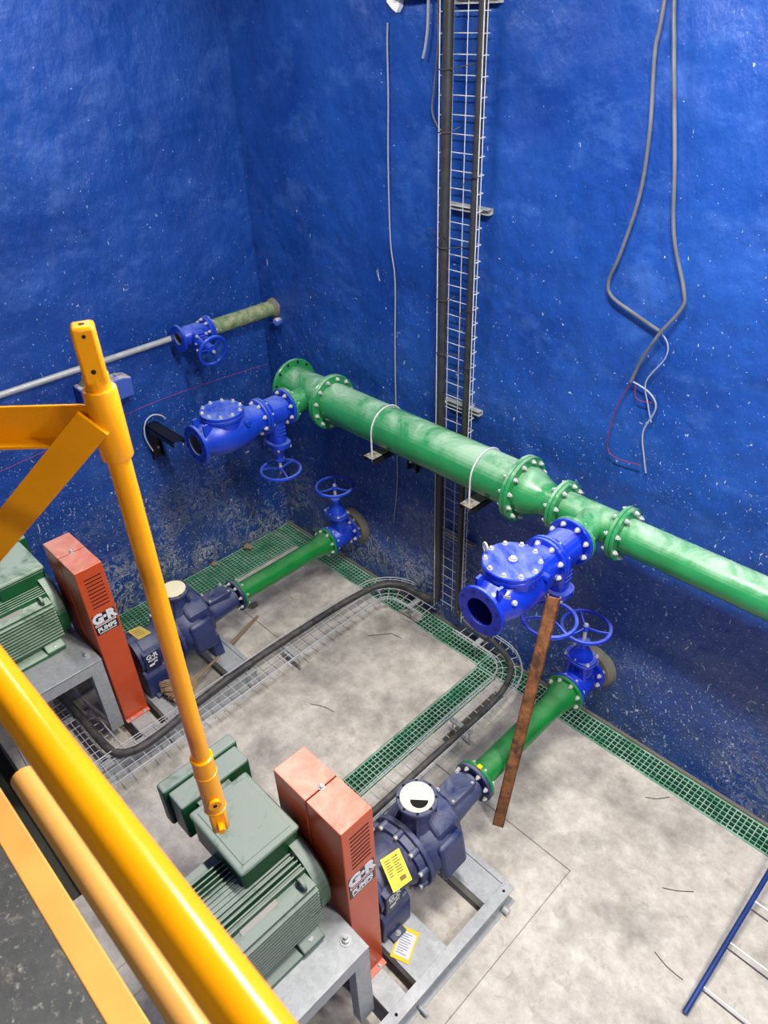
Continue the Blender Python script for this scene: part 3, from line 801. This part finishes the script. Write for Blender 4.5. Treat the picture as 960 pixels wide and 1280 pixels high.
# ------------------------------------------------------------------ motors
def motor(label, mat, group=None):
    """local origin on the table under the shaft axis; shaft toward +Y"""
    t = thing('electric_motor', label, 'motor', (PR - .10, -2.70, TZ))
    z = .232; R = .20
    MB().lathe([(R, -.02), (R, -.57)], (0, 0, z), YAX, 40).build('body', mat, t)
    MB().lathe([(.05, .05), (.10, .048), (.13, .035), (.215, .03), (.246, .008), (.250, -.055), (.215, -.06)], (0, 0, z + .002), YAX, 40).build('end_shield', mat, t)
    MB().lathe([(.03, .05), (.03, .10)], (0, 0, z), YAX, 16).build('shaft', M['bolt'], t)
    f = MB()
    for i in range(13):
        zz = -.156 + i * .026
        for sx in (-1, 1):
            xi = math.sqrt(max(R * R - zz * zz, 0)) - .01; xo = .252 if abs(zz) < .14 else .236
            f.bb((sx * xi, -.55, z + zz - .004), (sx * xo, -.06, z + zz + .004))
    for i in range(13):
        xx = -.156 + i * .026
        for sz in (-1, 1):
            zi = math.sqrt(R * R - xx * xx) - .01
            f.bb((xx - .004, -.55, z + sz * zi), (xx + .004, -.06, z + sz * .206))
    f.build('cooling_fins', mat, t, fix=False)
    # plain band with the rating plate, upper right shoulder
    rb = Matrix.Rotation(math.radians(42), 3, 'Y')
    MB().box((.150, -.30, z + .160), (.085, .48, .03), rb).build('name_plate_band', mat, t, bevel=.006)
    MB().box((.161, -.34, z + .173), (.045, .20, .006), rb).build('rating_plate', M['cardboard'], t)
    MB().lathe([(.205, -.57), (.228, -.575), (.228, -.66), (.21, -.685), (.10, -.69)], (0, 0, z), YAX, 36).build('fan_cowl', mat, t)
    # lifting eye
    e = MB().torus((.202, -.115, z + .187), (0, 1, 0), .026, .010, 20, 8); e.cyl((.165, -.115, z + .150), (.187, -.115, z + .170), .018)
    e.build('lifting_eye', mat, t)
    # terminal box: sloped base, deep lid
    tb = MB()
    lo = [(-.27, -.03), (.07, -.03), (.07, -.31), (-.27, -.31)]
    cx = -.125
    tb.bb((cx - .26, -.315, z + .11), (cx + .165, .012, .545)); tb.build('terminal_box', mat, t, bevel=.012)
    MB().bb((cx - .268, -.323, .540), (cx + .173, .020, .570)).build('terminal_lid', mat, t, bevel=.018)
    MB().bb((cx - .235, -.290, .566), (cx + .14, -.012, .575)).build('lid_panel', mat, t, bevel=.006)
    sb = MB().bb((cx - .465, -.325, .275), (cx - .335, .085, .535))
    sb.build('side_box', mat, t, bevel=.012)
    MB().bb((cx - .545, -.345, .265), (cx - .47, .105, .548)).build('side_lid', mat, t, bevel=.014)
    MB().bb((cx - .34, -.24, .30), (cx - .24, -.05, .50)).build('box_neck', mat, t)
    # feet
    for sx in (-1, 1):
        MB().prism([(-.06, 0), (.075, 0), (.09, .03), (.09, .05), (-.06, .11)] if sx > 0 else [(.06, 0), (-.075, 0), (-.09, .03), (-.09, .05), (.06, .11)], (sx * .205, -.60, 0), (1, 0, 0), (0, 0, 1), (0, .13, 0)).build('foot', mat, t, bevel=.008)
        MB().prism([(-.06, 0), (.075, 0), (.09, .03), (.09, .05), (-.06, .11)] if sx > 0 else [(.06, 0), (-.075, 0), (-.09, .03), (-.09, .05), (.06, .11)], (sx * .205, -.22, 0), (1, 0, 0), (0, 0, 1), (0, .13, 0)).build('foot', mat, t, bevel=.008)
        MB().bb((sx * .15, -.52, .0), (sx * .285, -.18, .03)).build('foot_rail', mat, t, bevel=.008)
        for y in (-.54, -.155): cap_bolts(t, (sx * .262, y, .048), (0, 0, 1), 0, 1, .017)
    return t
mo = motor('dusty dark green electric motor on the near table, below the yellow pole', M['motor'])
mo2 = motor('lighter green electric motor on the far left table, cropped by the frame edge', M['motor_light'])
mo2.location.x = .78

# ------------------------------------------------------------------ wire cable trays
def offset_path(P, d):
    out = []
    for i, p in enumerate(P):
        a, b = P[max(i - 1, 0)], P[min(i + 1, len(P) - 1)]
        tx, ty = b[0] - a[0], b[1] - a[1]; L = math.hypot(tx, ty)
        out.append((p[0] - ty / L * d, p[1] + tx / L * d))
    return out
def resample(P, step):
    out = []; acc = 0; nxt = step / 2
    for i in range(len(P) - 1):
        a, b = P[i], P[i + 1]; L = math.hypot(b[0] - a[0], b[1] - a[1])
        while nxt <= acc + L:
            k = (nxt - acc) / L; out.append(((a[0] + (b[0] - a[0]) * k, a[1] + (b[1] - a[1]) * k), ((b[0] - a[0]) / L, (b[1] - a[1]) / L))); nxt += step
        acc += L
    return out
_rung = {}
def rung_mesh(w, h, r):
    k = (w, h, r)
    if k not in _rung:
        _rung[k] = MB().tube([(-w / 2, 0, h), (-w / 2, 0, .006), (-w / 2 + .006, 0, 0), (w / 2 - .006, 0, 0), (w / 2, 0, .006), (w / 2, 0, h)], r, 5).mesh('rung', M['wire'], 40)
    return _rung[k]
def wire_tray(label, path, w, h, step, to3, up, r=.0029, bottoms=3, feet=None):
    """path: 2D polyline; to3 maps (a, b, height) to world"""
    o = to3(path[0][0], path[0][1], 0)
    t = thing('cable_tray', label, 'cable tray', o); o = V(o)
    def L(a, b, c): return V(to3(a, b, c)) - o
    ds = [(-w / 2, h), (-w / 2, h * .5), (w / 2, h), (w / 2, h * .5)] + [(-w / 2 + w * (i + .5) / bottoms, .004) for i in range(bottoms)]
    for d, hh in ds:
        MB().tube([L(a, b, hh) for a, b in offset_path(path, d)], r * (1.25 if hh == h else 1), 5).build('long_wire', M['wire'], t)
    me = rung_mesh(w, h, r); U = V(up)
    for (p, tg) in resample(path, step):
        T = (V(to3(p[0] + tg[0], p[1] + tg[1], 0)) - V(to3(p[0], p[1], 0))).normalized()
        X = T.cross(U).normalized()
        ob = bpy.data.objects.new('rung', me); COL.objects.link(ob); ob.parent = t; ob.location = L(p[0], p[1], 0)
        ob.rotation_euler = Matrix((X, T, U)).transposed().to_euler()
    return t
# vertical tray on the back wall
XT = 2.375
vt = wire_tray('tall wire cable tray running up the back blue wall', [(XT, .22), (XT, 5.6)], .31, .06, .1, lambda a, b, c: (a, -.048 - c, b), (0, -1, 0))
for z_ in (1.0, 2.19, 3.545, 4.60):
    s_ = MB(); s_.bb((-.135, .001 + .005, z_ - .225), (.19, .047, z_ - .22 + .035)); 
    sb = MB()
    x0, x1 = -.14, .195
    zz = z_ - .22
    sb.bb((x0, .004, zz), (x1, .044, zz + .004)).bb((x0, .004, zz + .032), (x1, .044, zz + .036)).bb((x0, .040, zz), (x1, .047, zz + .036)).bb((x0, .003, zz), (x1, .006, zz + .008)).bb((x0, .003, zz + .028), (x1, .006, zz + .036))
    b_ = sb.build('wall_strut', M['galv'], vt)
    MB().cyl((-.12, .0, zz + .018), (-.12, -.012, zz + .018), .012, None, 6).build('bolt', M['bolt'], vt)
# floor trays
TB = .165
Lp = [(2.22, -.125), (2.05, -.125), (1.92, -.13)] + [(1.92 - .26 * math.sin(a), -.39 + .26 * math.cos(a)) for a in [PI / 2 * i / 8 for i in range(1, 9)]] + [(1.665, -1.2), (1.69, -2.2), (1.70, -3.30)]
lt = wire_tray('wire floor tray curving from the back wall past the left pump', Lp, .27, .055, .09, lambda a, b, c: (a, b, TB + c), (0, 0, 1), bottoms=4)
Rp = [(2.53, -.115), (2.75, -.115), (2.92, -.12)] + [(2.92 + .285 * math.sin(a), -.405 + .285 * math.cos(a)) for a in [PI / 2 * i / 8 for i in range(1, 9)]] + [(3.205, -1.0), (3.215, -2.0), (3.215, -2.9)]
rt = wire_tray('wire floor tray curving from the back wall towards the near orange guard', Rp, .20, .055, .08, lambda a, b, c: (a, b, TB + c), (0, 0, 1), bottoms=2)
Ul = [(1.56, -2.90), (1.0, -2.90), (.45, -2.93)]
ut = wire_tray('short wire tray under the far motor table', Ul, .22, .05, .08, lambda a, b, c: (a, b, TB + c), (0, 0, 1), bottoms=2)
def tray_feet(t, pts):
    for x, y, dx, dy in pts:
        o = t.location
        m = MB(); m.bb((x - dx / 2 - o.x, y - dy / 2 - o.y, -.02), (x + dx / 2 - o.x, y + dy / 2 - o.y, -.004))
        for s_ in (-1, 1):
            ox = s_ * dx / 2 * .8 if dx > dy else 0; oy = s_ * dy / 2 * .8 if dy > dx else 0
            m.cyl((x + ox - o.x, y + oy - o.y, -TB), (x + ox - o.x, y + oy - o.y, -.004), .005, None, 8)
        m.build('tray_foot', M['galv'], t)
tray_feet(lt, [(1.665, -1.3, .28, .04), (1.72, -3.1, .28, .04), (2.02, -.125, .04, .2)])
tray_feet(rt, [(3.21, -.9, .20, .04), (2.75, -.115, .04, .15)])
tray_feet(ut, [(1.0, -2.90, .04, .24), (.52, -2.92, .04, .24)])
# black power cables
def cable(name, label, cat, pts, r, mat, n=10, sm=6, group=None):
    P = [V(p) for p in pts]; o = P[0].copy()
    ob = MB().tube([p - o for p in P], r, n, sm).build(name, mat); ob.location = o
    return tag(ob, label, cat, group)
cz = TB + .03
cable('power_cable', 'thick black cable down the left side of the wall tray towards the left motor', 'cable',
      [(2.262, -.085, 5.6), (2.262, -.085, 4.2), (2.25, -.085, 3.0), (2.245, -.085, 1.6), (2.235, -.08, .42), (2.215, -.08, .30), (2.16, -.075, .235), (2.02, -.07, cz + .01), (1.80, -.09, cz), (1.66, -.20, cz), (1.60, -.45, cz), (1.575, -.9, cz), (1.57, -1.6, cz), (1.60, -2.1, cz), (1.655, -2.45, cz), (1.665, -2.70, cz), (1.60, -2.83, cz), (1.45, -2.875, cz), (1.0, -2.88, cz), (.55, -2.91, cz)], .031, M['cable'])
cable('power_cable', 'black cable down the right side of the wall tray and off to the near motor', 'cable',
      [(2.505, -.085, 5.6), (2.50, -.085, 4.2), (2.485, -.085, 3.0), (2.475, -.085, 1.6), (2.465, -.085, .42), (2.475, -.085, .30), (2.53, -.08, .235), (2.66, -.075, cz), (2.90, -.085, cz), (3.10, -.17, cz), (3.22, -.36, cz), (3.265, -.7, cz), (3.262, -1.3, cz), (3.268, -2.0, cz), (3.262, -2.8, cz)], .024, M['cable'])
def tie_line(t, pts, r=.003):
    MB().tube([V(p) - V(t.location) for p in pts], r, 5).build('cable_tie', M['tie'], t)
for z_, k in ((4.30, 1), (3.98, 0), (3.32, 1), (2.98, 0), (2.6, 1)):
    tie_line(vt, [(2.22, -.11, z_), (2.262, -.125, z_), (2.30, -.11, z_ + .003), (2.45 if k else 2.34, -.06, z_ + .03)])
for z_ in (3.75, 2.95, 2.55): tie_line(vt, [(2.54, -.12, z_ + .02), (2.495, -.116, z_ + .01), (2.45, -.09, z_ - .01), (2.36, -.06, z_ - .06)])
tie_line(vt, [(2.05, -.03, 3.39), (2.15, -.06, 3.40), (2.30, -.12, 3.39)])

# ------------------------------------------------------------------ loose cables on the back wall
cable('loose_cable', 'long thin white cable hanging down the back wall, left of the cable tray', 'cable',
      [(1.716, -.012, 4.52), (1.708, -.012, 4.40), (1.706, -.012, 4.13), (1.690, -.012, 3.76), (1.692, -.012, 3.25), (1.728, -.012, 2.98), (1.712, -.012, 2.49), (1.704, -.012, 1.95), (1.70, -.012, 1.27), (1.64, -.012, .80)], .0056, M['white_cable'], 8)
cable('loose_cable', 'short white cable end at the top of the wall beside the cable tray', 'cable', [(2.07, -.03, 5.4), (2.063, -.03, 4.62), (2.046, -.03, 4.43), (2.020, -.03, 4.345)], .009, M['white_cable'], 8)
cable('loose_cable', 'thin blue grey cable curling behind the top of the cable tray', 'cable', [(2.13, -.02, 5.4), (2.128, -.02, 4.62), (2.130, -.02, 4.43), (2.10, -.02, 4.19), (2.087, -.02, 4.07), (2.146, -.02, 3.985), (2.2, -.02, 3.97)], .006, M['wall_cord'] if 'wall_cord' in M else M['grey_cable'], 8)
Yc = -.035
lc = cable('hanging_cable', 'grey hanging cable looping left on the right wall area', 'cable',
      [(3.497, Yc, 5.6), (3.495, Yc, 4.59), (3.486, Yc, 4.40), (3.522, Yc, 4.08), (3.523, Yc, 3.779), (3.465, Yc, 3.479), (3.420, Yc, 3.324), (3.450, Yc, 3.243), (3.600, Yc, 3.179), (3.761, Yc, 3.120)], .0098, M['grey_cable'], 8)
o0 = V((3.497, Yc, 5.6))
MB().tube([V(p) - o0 for p in [(3.761, Yc, 3.120), (3.817, Yc, 3.068), (3.823, Yc, 2.981), (3.739, Yc, 2.817), (3.777, Yc, 2.683), (3.815, Yc, 2.585)]], .004, 6, 5).build('stripped_core', M['white_cable'], lc)
rc = cable('hanging_cable', 'grey hanging cable on the right, crossing over the other and ending in bare cores', 'cable',
      [(3.45, Yc - .01, 5.6), (3.530, Yc - .01, 4.72), (3.585, Yc - .01, 4.40), (3.677, Yc - .01, 3.973), (3.745, Yc - .01, 3.623), (3.851, Yc - .01, 3.37), (3.862, Yc - .01, 3.271), (3.774, Yc - .025, 3.112), (3.693, Yc - .01, 2.933), (3.654, Yc - .01, 2.791)], .0098, M['grey_cable'], 8)
o0 = V((3.45, Yc - .01, 5.6))
MB().tube([V(p) - o0 for p in [(3.656, Yc, 2.795), (3.775, Yc, 2.756), (3.826, Yc, 2.675), (3.778, Yc, 2.507), (3.818, Yc, 2.338), (3.844, Yc, 2.254)]], .0052, 6, 5).build('white_core', M['white_cable'], rc)
MB().tube([V(p) - o0 for p in [(3.656, Yc, 2.79), (3.590, Yc, 2.609), (3.567, Yc, 2.349), (3.633, Yc, 2.278), (3.801, Yc, 2.291)]], .0035, 6, 5).build('red_core', M['red_wire'], rc)
MB().tube([V(p) - o0 for p in [(3.68, Yc, 2.78), (3.70, Yc, 2.70), (3.79, Yc, 2.70), (3.80, Yc, 2.72)]], .003, 6, 5).build('pink_core', M['red_wire'], rc)
# conduit clamp at the very top
t = thing('conduit_clamp', 'grey conduit stub with white clamp at the top edge beside the white cable', 'clamp', (1.80, 0, 4.62))
MB().prism([(-.06, .04), (.05, .05), (.04, -.02), (.015, -.05), (-.02, -.03), (-.06, .0)], (0, -.004, 0), (1, 0, 0), (0, 0, 1), (0, -.035, 0)).build('clamp_plate', M['label_white'], t)
MB().cyl((.03, -.05, .02), (.30, -.05, .035), .016, None, 12).build('conduit', M['galv'], t)

# ------------------------------------------------------------------ left wall fittings
cable('chalk_line', 'thin pink string line stretched along the left blue wall', 'string', [(.006, -.02, 1.85), (.006, -1.19, 1.895), (.006, -2.55, 1.81), (.006, -3.6, 1.80)], .0020, M['pink_line'], 5, 3)
t = thing('galvanised_pipe', 'slim galvanised pipe running along the left blue wall', 'pipe', (.06, -2.3, 2.40))
MB().cyl((0, -1.40, -.004), (0, 1.36, .0), .024, None, 16).build('body', M['galv'], t)
MB().cyl((0, -.20, -.003), (0, -.12, -.003), .029, None, 16).build('coupling', M['galv'], t)
t = thing('wall_block', 'blue painted block with mortar on top, behind the yellow pole', 'block', (0, -1.62, 2.18))
MB().prism([(-.22, -.10), (.20, -.10), (.20, .06), (.12, .08), (-.22, .09)], (0, 0, 0), (0, 1, 0), (0, 0, 1), (.15, 0, 0)).build('block', M['block'], t, bevel=.015)
MB().prism([(-.20, 0), (-.02, 0), (-.05, .035), (-.15, .05)], (.02, 0, .075), (0, 1, 0), (0, 0, 1), (.09, 0, 0)).build('mortar_lump', M['puddle'], t, bevel=.01)
WX, WZ = .19, 2.432
t = thing('pipe', 'mossy weathered green pipe stub out of the back wall in the far corner', 'pipe', (WX, 0, WZ))
MB().lathe([(.086, .0), (.08, .03), (.070, .045)], (0, 0, 0), (0, -1, 0), 24).build('mortar_collar', M['puddle'], t)
MB().cyl((0, -.01, 0), (0, -.68, 0), .066, None, 28).build('body', M['moss'], t)
MB().ring((0, -.70, 0), YAX, .115, .05, .022, 28).build('flange', M['blue_dusty'], t)
g = gate_valve('small blue gate valve on the corner pipe, handwheel facing the room', (WX, -.842, WZ), (0, math.radians(104), 0), M['blue_dusty'], .14, .112, .124, .285, bonnet=.13, k=.72)
bolt_circle(g, (0, .14, 0), YAX, .092, 8, .048, .011)
MB().lathe([(.0495, -.139), (.0495, -.02), (.01, -.015)], (0, 0, 0), YAX, 20, cap=False).build('bore', M['bore_dusty'], g)
o = MB().lathe([(.0, -.03), (.03, -.03), (.04, 0), (.034, .03), (0, .045)], (0, 0, 0), (0, -1, 0), 12).build('wall_plug', M['block']); o.location = (.26, -.03, 2.325)
tag(o, 'small grey plug in the back wall just right of the mossy pipe', 'plug')
cable('loose_wire', 'green and yellow wire sticking up behind the far motor', 'wire', [(.62, -3.20, 1.30), (.60, -3.18, 1.55), (.62, -3.17, 1.72)], .006, plain('green yellow sheath', (170, 200, 60), .5), 6)
cable('loose_wire', 'brown wire bending up behind the far motor', 'wire', [(.66, -3.15, 1.30), (.64, -3.12, 1.52), (.70, -3.06, 1.72)], .006, plain('brown sheath', (160, 110, 80), .5), 6)

# ------------------------------------------------------------------ gallery rail and swing arm
RY = -3.648
t = thing('handrail', 'yellow tubular handrail crossing the lower left corner close to the camera', 'railing', (5.0, RY, 3.03))
MB().cyl((3.6 - 5, 0, .94), (7.9 - 5, 0, .94), .0245, None, 32).build('top_rail', M['yellow'], t)
o = MB().lathe([(.024, 0), (.024, 3.52), (.019, 3.52), (.019, 3.3)], (7.9 - 5, 0, .455), (-1, 0, 0), 28, cap=False).build('lower_rail', M['yellow_pale'], t); o['label'] = 'paler lower rail ending in an open tube'
for x in (3.58, 6.4, 7.9): MB().cyl((x - 5, 0, -.12), (x - 5, 0, .94), .024, None, 20).build('post', M['yellow'], t)
for x in (3.58, 6.4, 7.9): MB().bb((x - 5.04, -.03, -.12), (x - 4.96, .0, .0)).build('mounting_plate', M['yellow'], t)
QX, QY = 4.056, -3.196
t = thing('swing_arm', 'yellow hoist pole held by an arm and brace from the gallery', 'hoist', (QX, QY, 2.45))
def zz(v): return v - 2.45
AD = V((-.703, -.711, 0)); SD = V((-.711, .703, 0))
MB().cyl((0, 0, zz(2.70)), (0, 0, zz(4.03)), .0255, None, 28).build('pole', M['yellow'], t)
rz = Matrix((SD, AD, V((0, 0, 1)))).transposed()
hd = MB().box((0, 0, zz(4.075)), (.050, .046, .12), Matrix.Rotation(math.radians(20), 3, 'Z') @ rz); hd.build('head_block', M['yellow'], t, bevel=.007)
MB().lathe([(.027, 0), (.0335, 0), (.0345, .002), (.0345, .158), (.0335, .16), (.027, .16)], (0, 0, zz(3.84)), (0, 0, 1), 28).build('collar', M['yellow'], t)
hq = Matrix.Rotation(math.radians(20), 3, 'Z')
def hole(p, nrm, r=.005, name='pin_hole'): MB().cyl(V(p), V(p) + V(nrm).normalized() * .001, r, None, 12).build(name, M['hole'], t)
fn = -(hq @ AD); fs = -(hq @ SD)
camdir = (V((5.4528, -3.7308, 0)) - V((QX, QY, 0))).normalized()
for axis in (hq @ SD, -(hq @ SD), hq @ AD, -(hq @ AD)):
    if axis.dot(camdir) > .3:
        half_ = .025 if abs(axis.dot(hq @ SD)) > .9 else .023
        hole(axis * (half_ - .0002) + V((0, 0, zz(4.045))), axis)
        hole(axis * (half_ - .0002) + V((0, 0, zz(4.118))), axis, .004)
hole((0, 0, zz(4.1348)), (0, 0, 1), .006)
# horizontal angle arm and diagonal brace back to the gallery post
a0, a1 = AD * .03, AD * .66
up = V((0, 0, 1))
ar = MB(); ar.beam(a0 + up * zz(3.927), a1 + up * zz(3.927), .006, .075); 
ar.beam(a0 + up * zz(3.889) - SD * .02, a1 + up * zz(3.889) - SD * .02, .045, .006); ar.build('arm', M['yellow'], t)
br = MB(); br.beam(AD * .015 + up * zz(3.94) - SD * .038, AD * .64 + up * zz(3.33) - SD * .038, .010, .072); br.build('brace', M['yellow'], t)
# lower socket
MB().lathe([(.027, .35), (.032, .35), (.033, .33), (.0335, .245), (.0335, .10), (.031, .10)], (0, 0, 0), (0, 0, 1), 28).build('socket', M['yellow'], t)
MB().torus((0, 0, .352), (0, 0, 1), .029, .006, 28, 8).build('weld_bead', M['yellow'], t)
MB().torus((0, 0, .28), (0, 0, 1), .032, .004, 28, 8).build('weld_bead', M['yellow'], t)
MB().torus((0, 0, .105), (0, 0, 1), .0315, .0045, 28, 8).build('weld_bead', M['yellow'], t)
MB().box((0, 0, .05), (.054, .054, .10), Matrix.Rotation(math.radians(25), 3, 'Z') @ rz).build('end_block', M['yellow'], t, bevel=.008)
pn = V((.8, -.3, .0)).normalized()
MB().cyl(pn * .026 + V((0, 0, .045)), pn * .056 + V((0, 0, .045)), .0125, None, 6).build('pin', M['yellow'], t)
MB().cyl(pn * .03 + V((0, 0, .165)), pn * .044 + V((0, 0, .165)), .020, None, 16).build('boss', M['yellow'], t)
MB().cyl(pn * .0441 + V((0, 0, .165)), pn * .0447 + V((0, 0, .165)), .007, None, 10).build('boss_hole', M['hole'], t)

# ------------------------------------------------------------------ things lying about
t = thing('steel_bar', 'rusty brown steel flat bar propped upright against the bright blue check valve', 'bar', (3.857, -1.273, 0))
top = V((3.905, -1.02, 1.93)) - V((3.857, -1.273, 0))
bar = MB(); d = top.normalized(); s_ = V((.90, .44, 0)); 
channel(bar, (0, 0, .004), top, .075, .032, d.cross(s_.normalized()).normalized(), .008); bar.build('bar', M['rust'], t)
def straw(rr): return rr
t = thing('broom', 'straw broom with wooden handle lying across the far base frame', 'broom', (1.41, -2.05, .17))
hp = V((0, .0, .045)); he = V((.985, -1.16, .016)) - t.location
MB().tube([hp, he], .0125, 10).build('handle', M['wood'], t)
bn = MB(); random.seed(11)
ax = (hp - he).normalized()
for i in range(300):
    a = random.random() * 2 * PI; q = math.sqrt(random.random())
    s0 = V((.022 * q * math.cos(a), 0, .018 * q * math.sin(a)))
    e = hp + V((-.19, -.62, 0)).normalized() * (.25 + .04 * random.random()) + V((.15 * q * math.cos(a) + .03, .02 * q, .06 * q * math.sin(a) + .01))
    e.z = max(e.z, .006)
    bn.tube([hp + s0, hp + ax * .09 + s0 * 2.6, e], [.0045, .0035], 4)
o = bn.build('bristles', M['bristle'], t); stuff(o)
MB().lathe([(.020, 0), (.028, .03), (.032, .07)], hp - ax * .01, ax, 14).build('binding', M['wood'], t)

def rock(name, label, loc, r, mat, cat='rubble', seed=1, flat=.7):
    rnd = random.Random(seed); b = bmesh.new(); bmesh.ops.create_icosphere(b, subdivisions=2, radius=r)
    for v in b.verts: v.co *= .8 + .4 * rnd.random(); v.co.z *= flat
    mn = min(v.co.z for v in b.verts)
    for v in b.verts: v.co.z -= mn
    m = bpy.data.meshes.new(name); b.to_mesh(m); b.free(); m.materials.append(mat)
    o = bpy.data.objects.new(name, m); COL.objects.link(o); o.location = loc; return tag(o, label, cat)
rock('stone', 'brown stone on the wide left wall grating against the wall', (.07, -.60, .001), .045, M['stone'], seed=4)
rock('stone', 'small stone at the wall edge of the left grating, nearest the pump', (.04, -1.0, .001), .028, M['stone'], seed=5)
rock('stone', 'blue paint lump on the back wall grating near the cable tray', (1.55, -.15, .001), .035, M['block'], seed=6, flat=.5)
def flat_piece(name, label, cat, pts, z, th, mat):
    c = V((sum(p[0] for p in pts) / len(pts), sum(p[1] for p in pts) / len(pts), z))
    o = MB().prism([(p[0] - c.x, p[1] - c.y) for p in pts], (0, 0, 0), (1, 0, 0), (0, 1, 0), (0, 0, th)).build(name, mat); o.location = c
    return tag(o, label, cat)
flat_piece('board_scrap', 'torn grey board scrap on the grating below the cable tray', 'scrap', [(1.86, -.20), (1.93, -.13), (2.03, -.10), (2.11, -.14), (2.08, -.22), (1.96, -.27)], .002, .006, M['cardboard'])
flat_piece('concrete_chip', 'dark five-sided concrete chip beside the far pump pipe', 'rubble', [(.77, -1.12), (.80, -1.04), (.86, -1.06), (.86, -1.12), (.81, -1.15)], .0005, .012, M['puddle'])
flat_piece('concrete_chip', 'pale six-sided concrete chip on the floor between pipe and tray', 'rubble', [(.965, -.74), (.99, -.69), (1.04, -.69), (1.06, -.73), (1.03, -.78), (.98, -.78)], .0005, .010, M['floor'])
def offcut(label, pts):
    P = [(x, y, .003) for x, y in pts]; return cable('cable_tie_offcut', label, 'offcut', P, .003, M['tie'], 5, 4)
offcut('dark offcut in the middle of the left concrete bay', [(2.117, -1.476), (2.22, -1.42), (2.314, -1.40)])
offcut('bent dark offcut near the far end of the left concrete bay', [(1.896, -.623), (2.02, -.47), (2.03, -.46), (2.132, -.44)])
offcut('dark offcut near the right grating strip', [(4.458, -.382), (4.52, -.34), (4.577, -.266)])
offcut('dark offcut in the middle of the right floor', [(4.857, -.885), (4.93, -.84), (5.005, -.775)])
offcut('dark offcut beside the blue ladder foot', [(5.01, -1.265), (5.10, -1.29), (5.197, -1.291)])

# ladder leaning low at the right edge
t = thing('ladder', 'blue ladder with thin white rungs at the lower right edge', 'ladder', (5.285, -1.45, .0))
d0 = V((0, 0, .025)); d1 = V((.01, 1.30, .20))
for x in (0, .42):
    MB().tube([d0 + V((x, 0, 0)), d1 + V((x, 0, 0))], .016, 12).build('stile', M['ladder_blue'], t)
for i in range(4):
    p = d0 + (d1 - d0) * (.14 + .235 * i)
    MB().tube([p + V((.0, 0, 0)), p + V((.42, 0, 0))], .0058, 8).build('rung', M['label_white'], t)
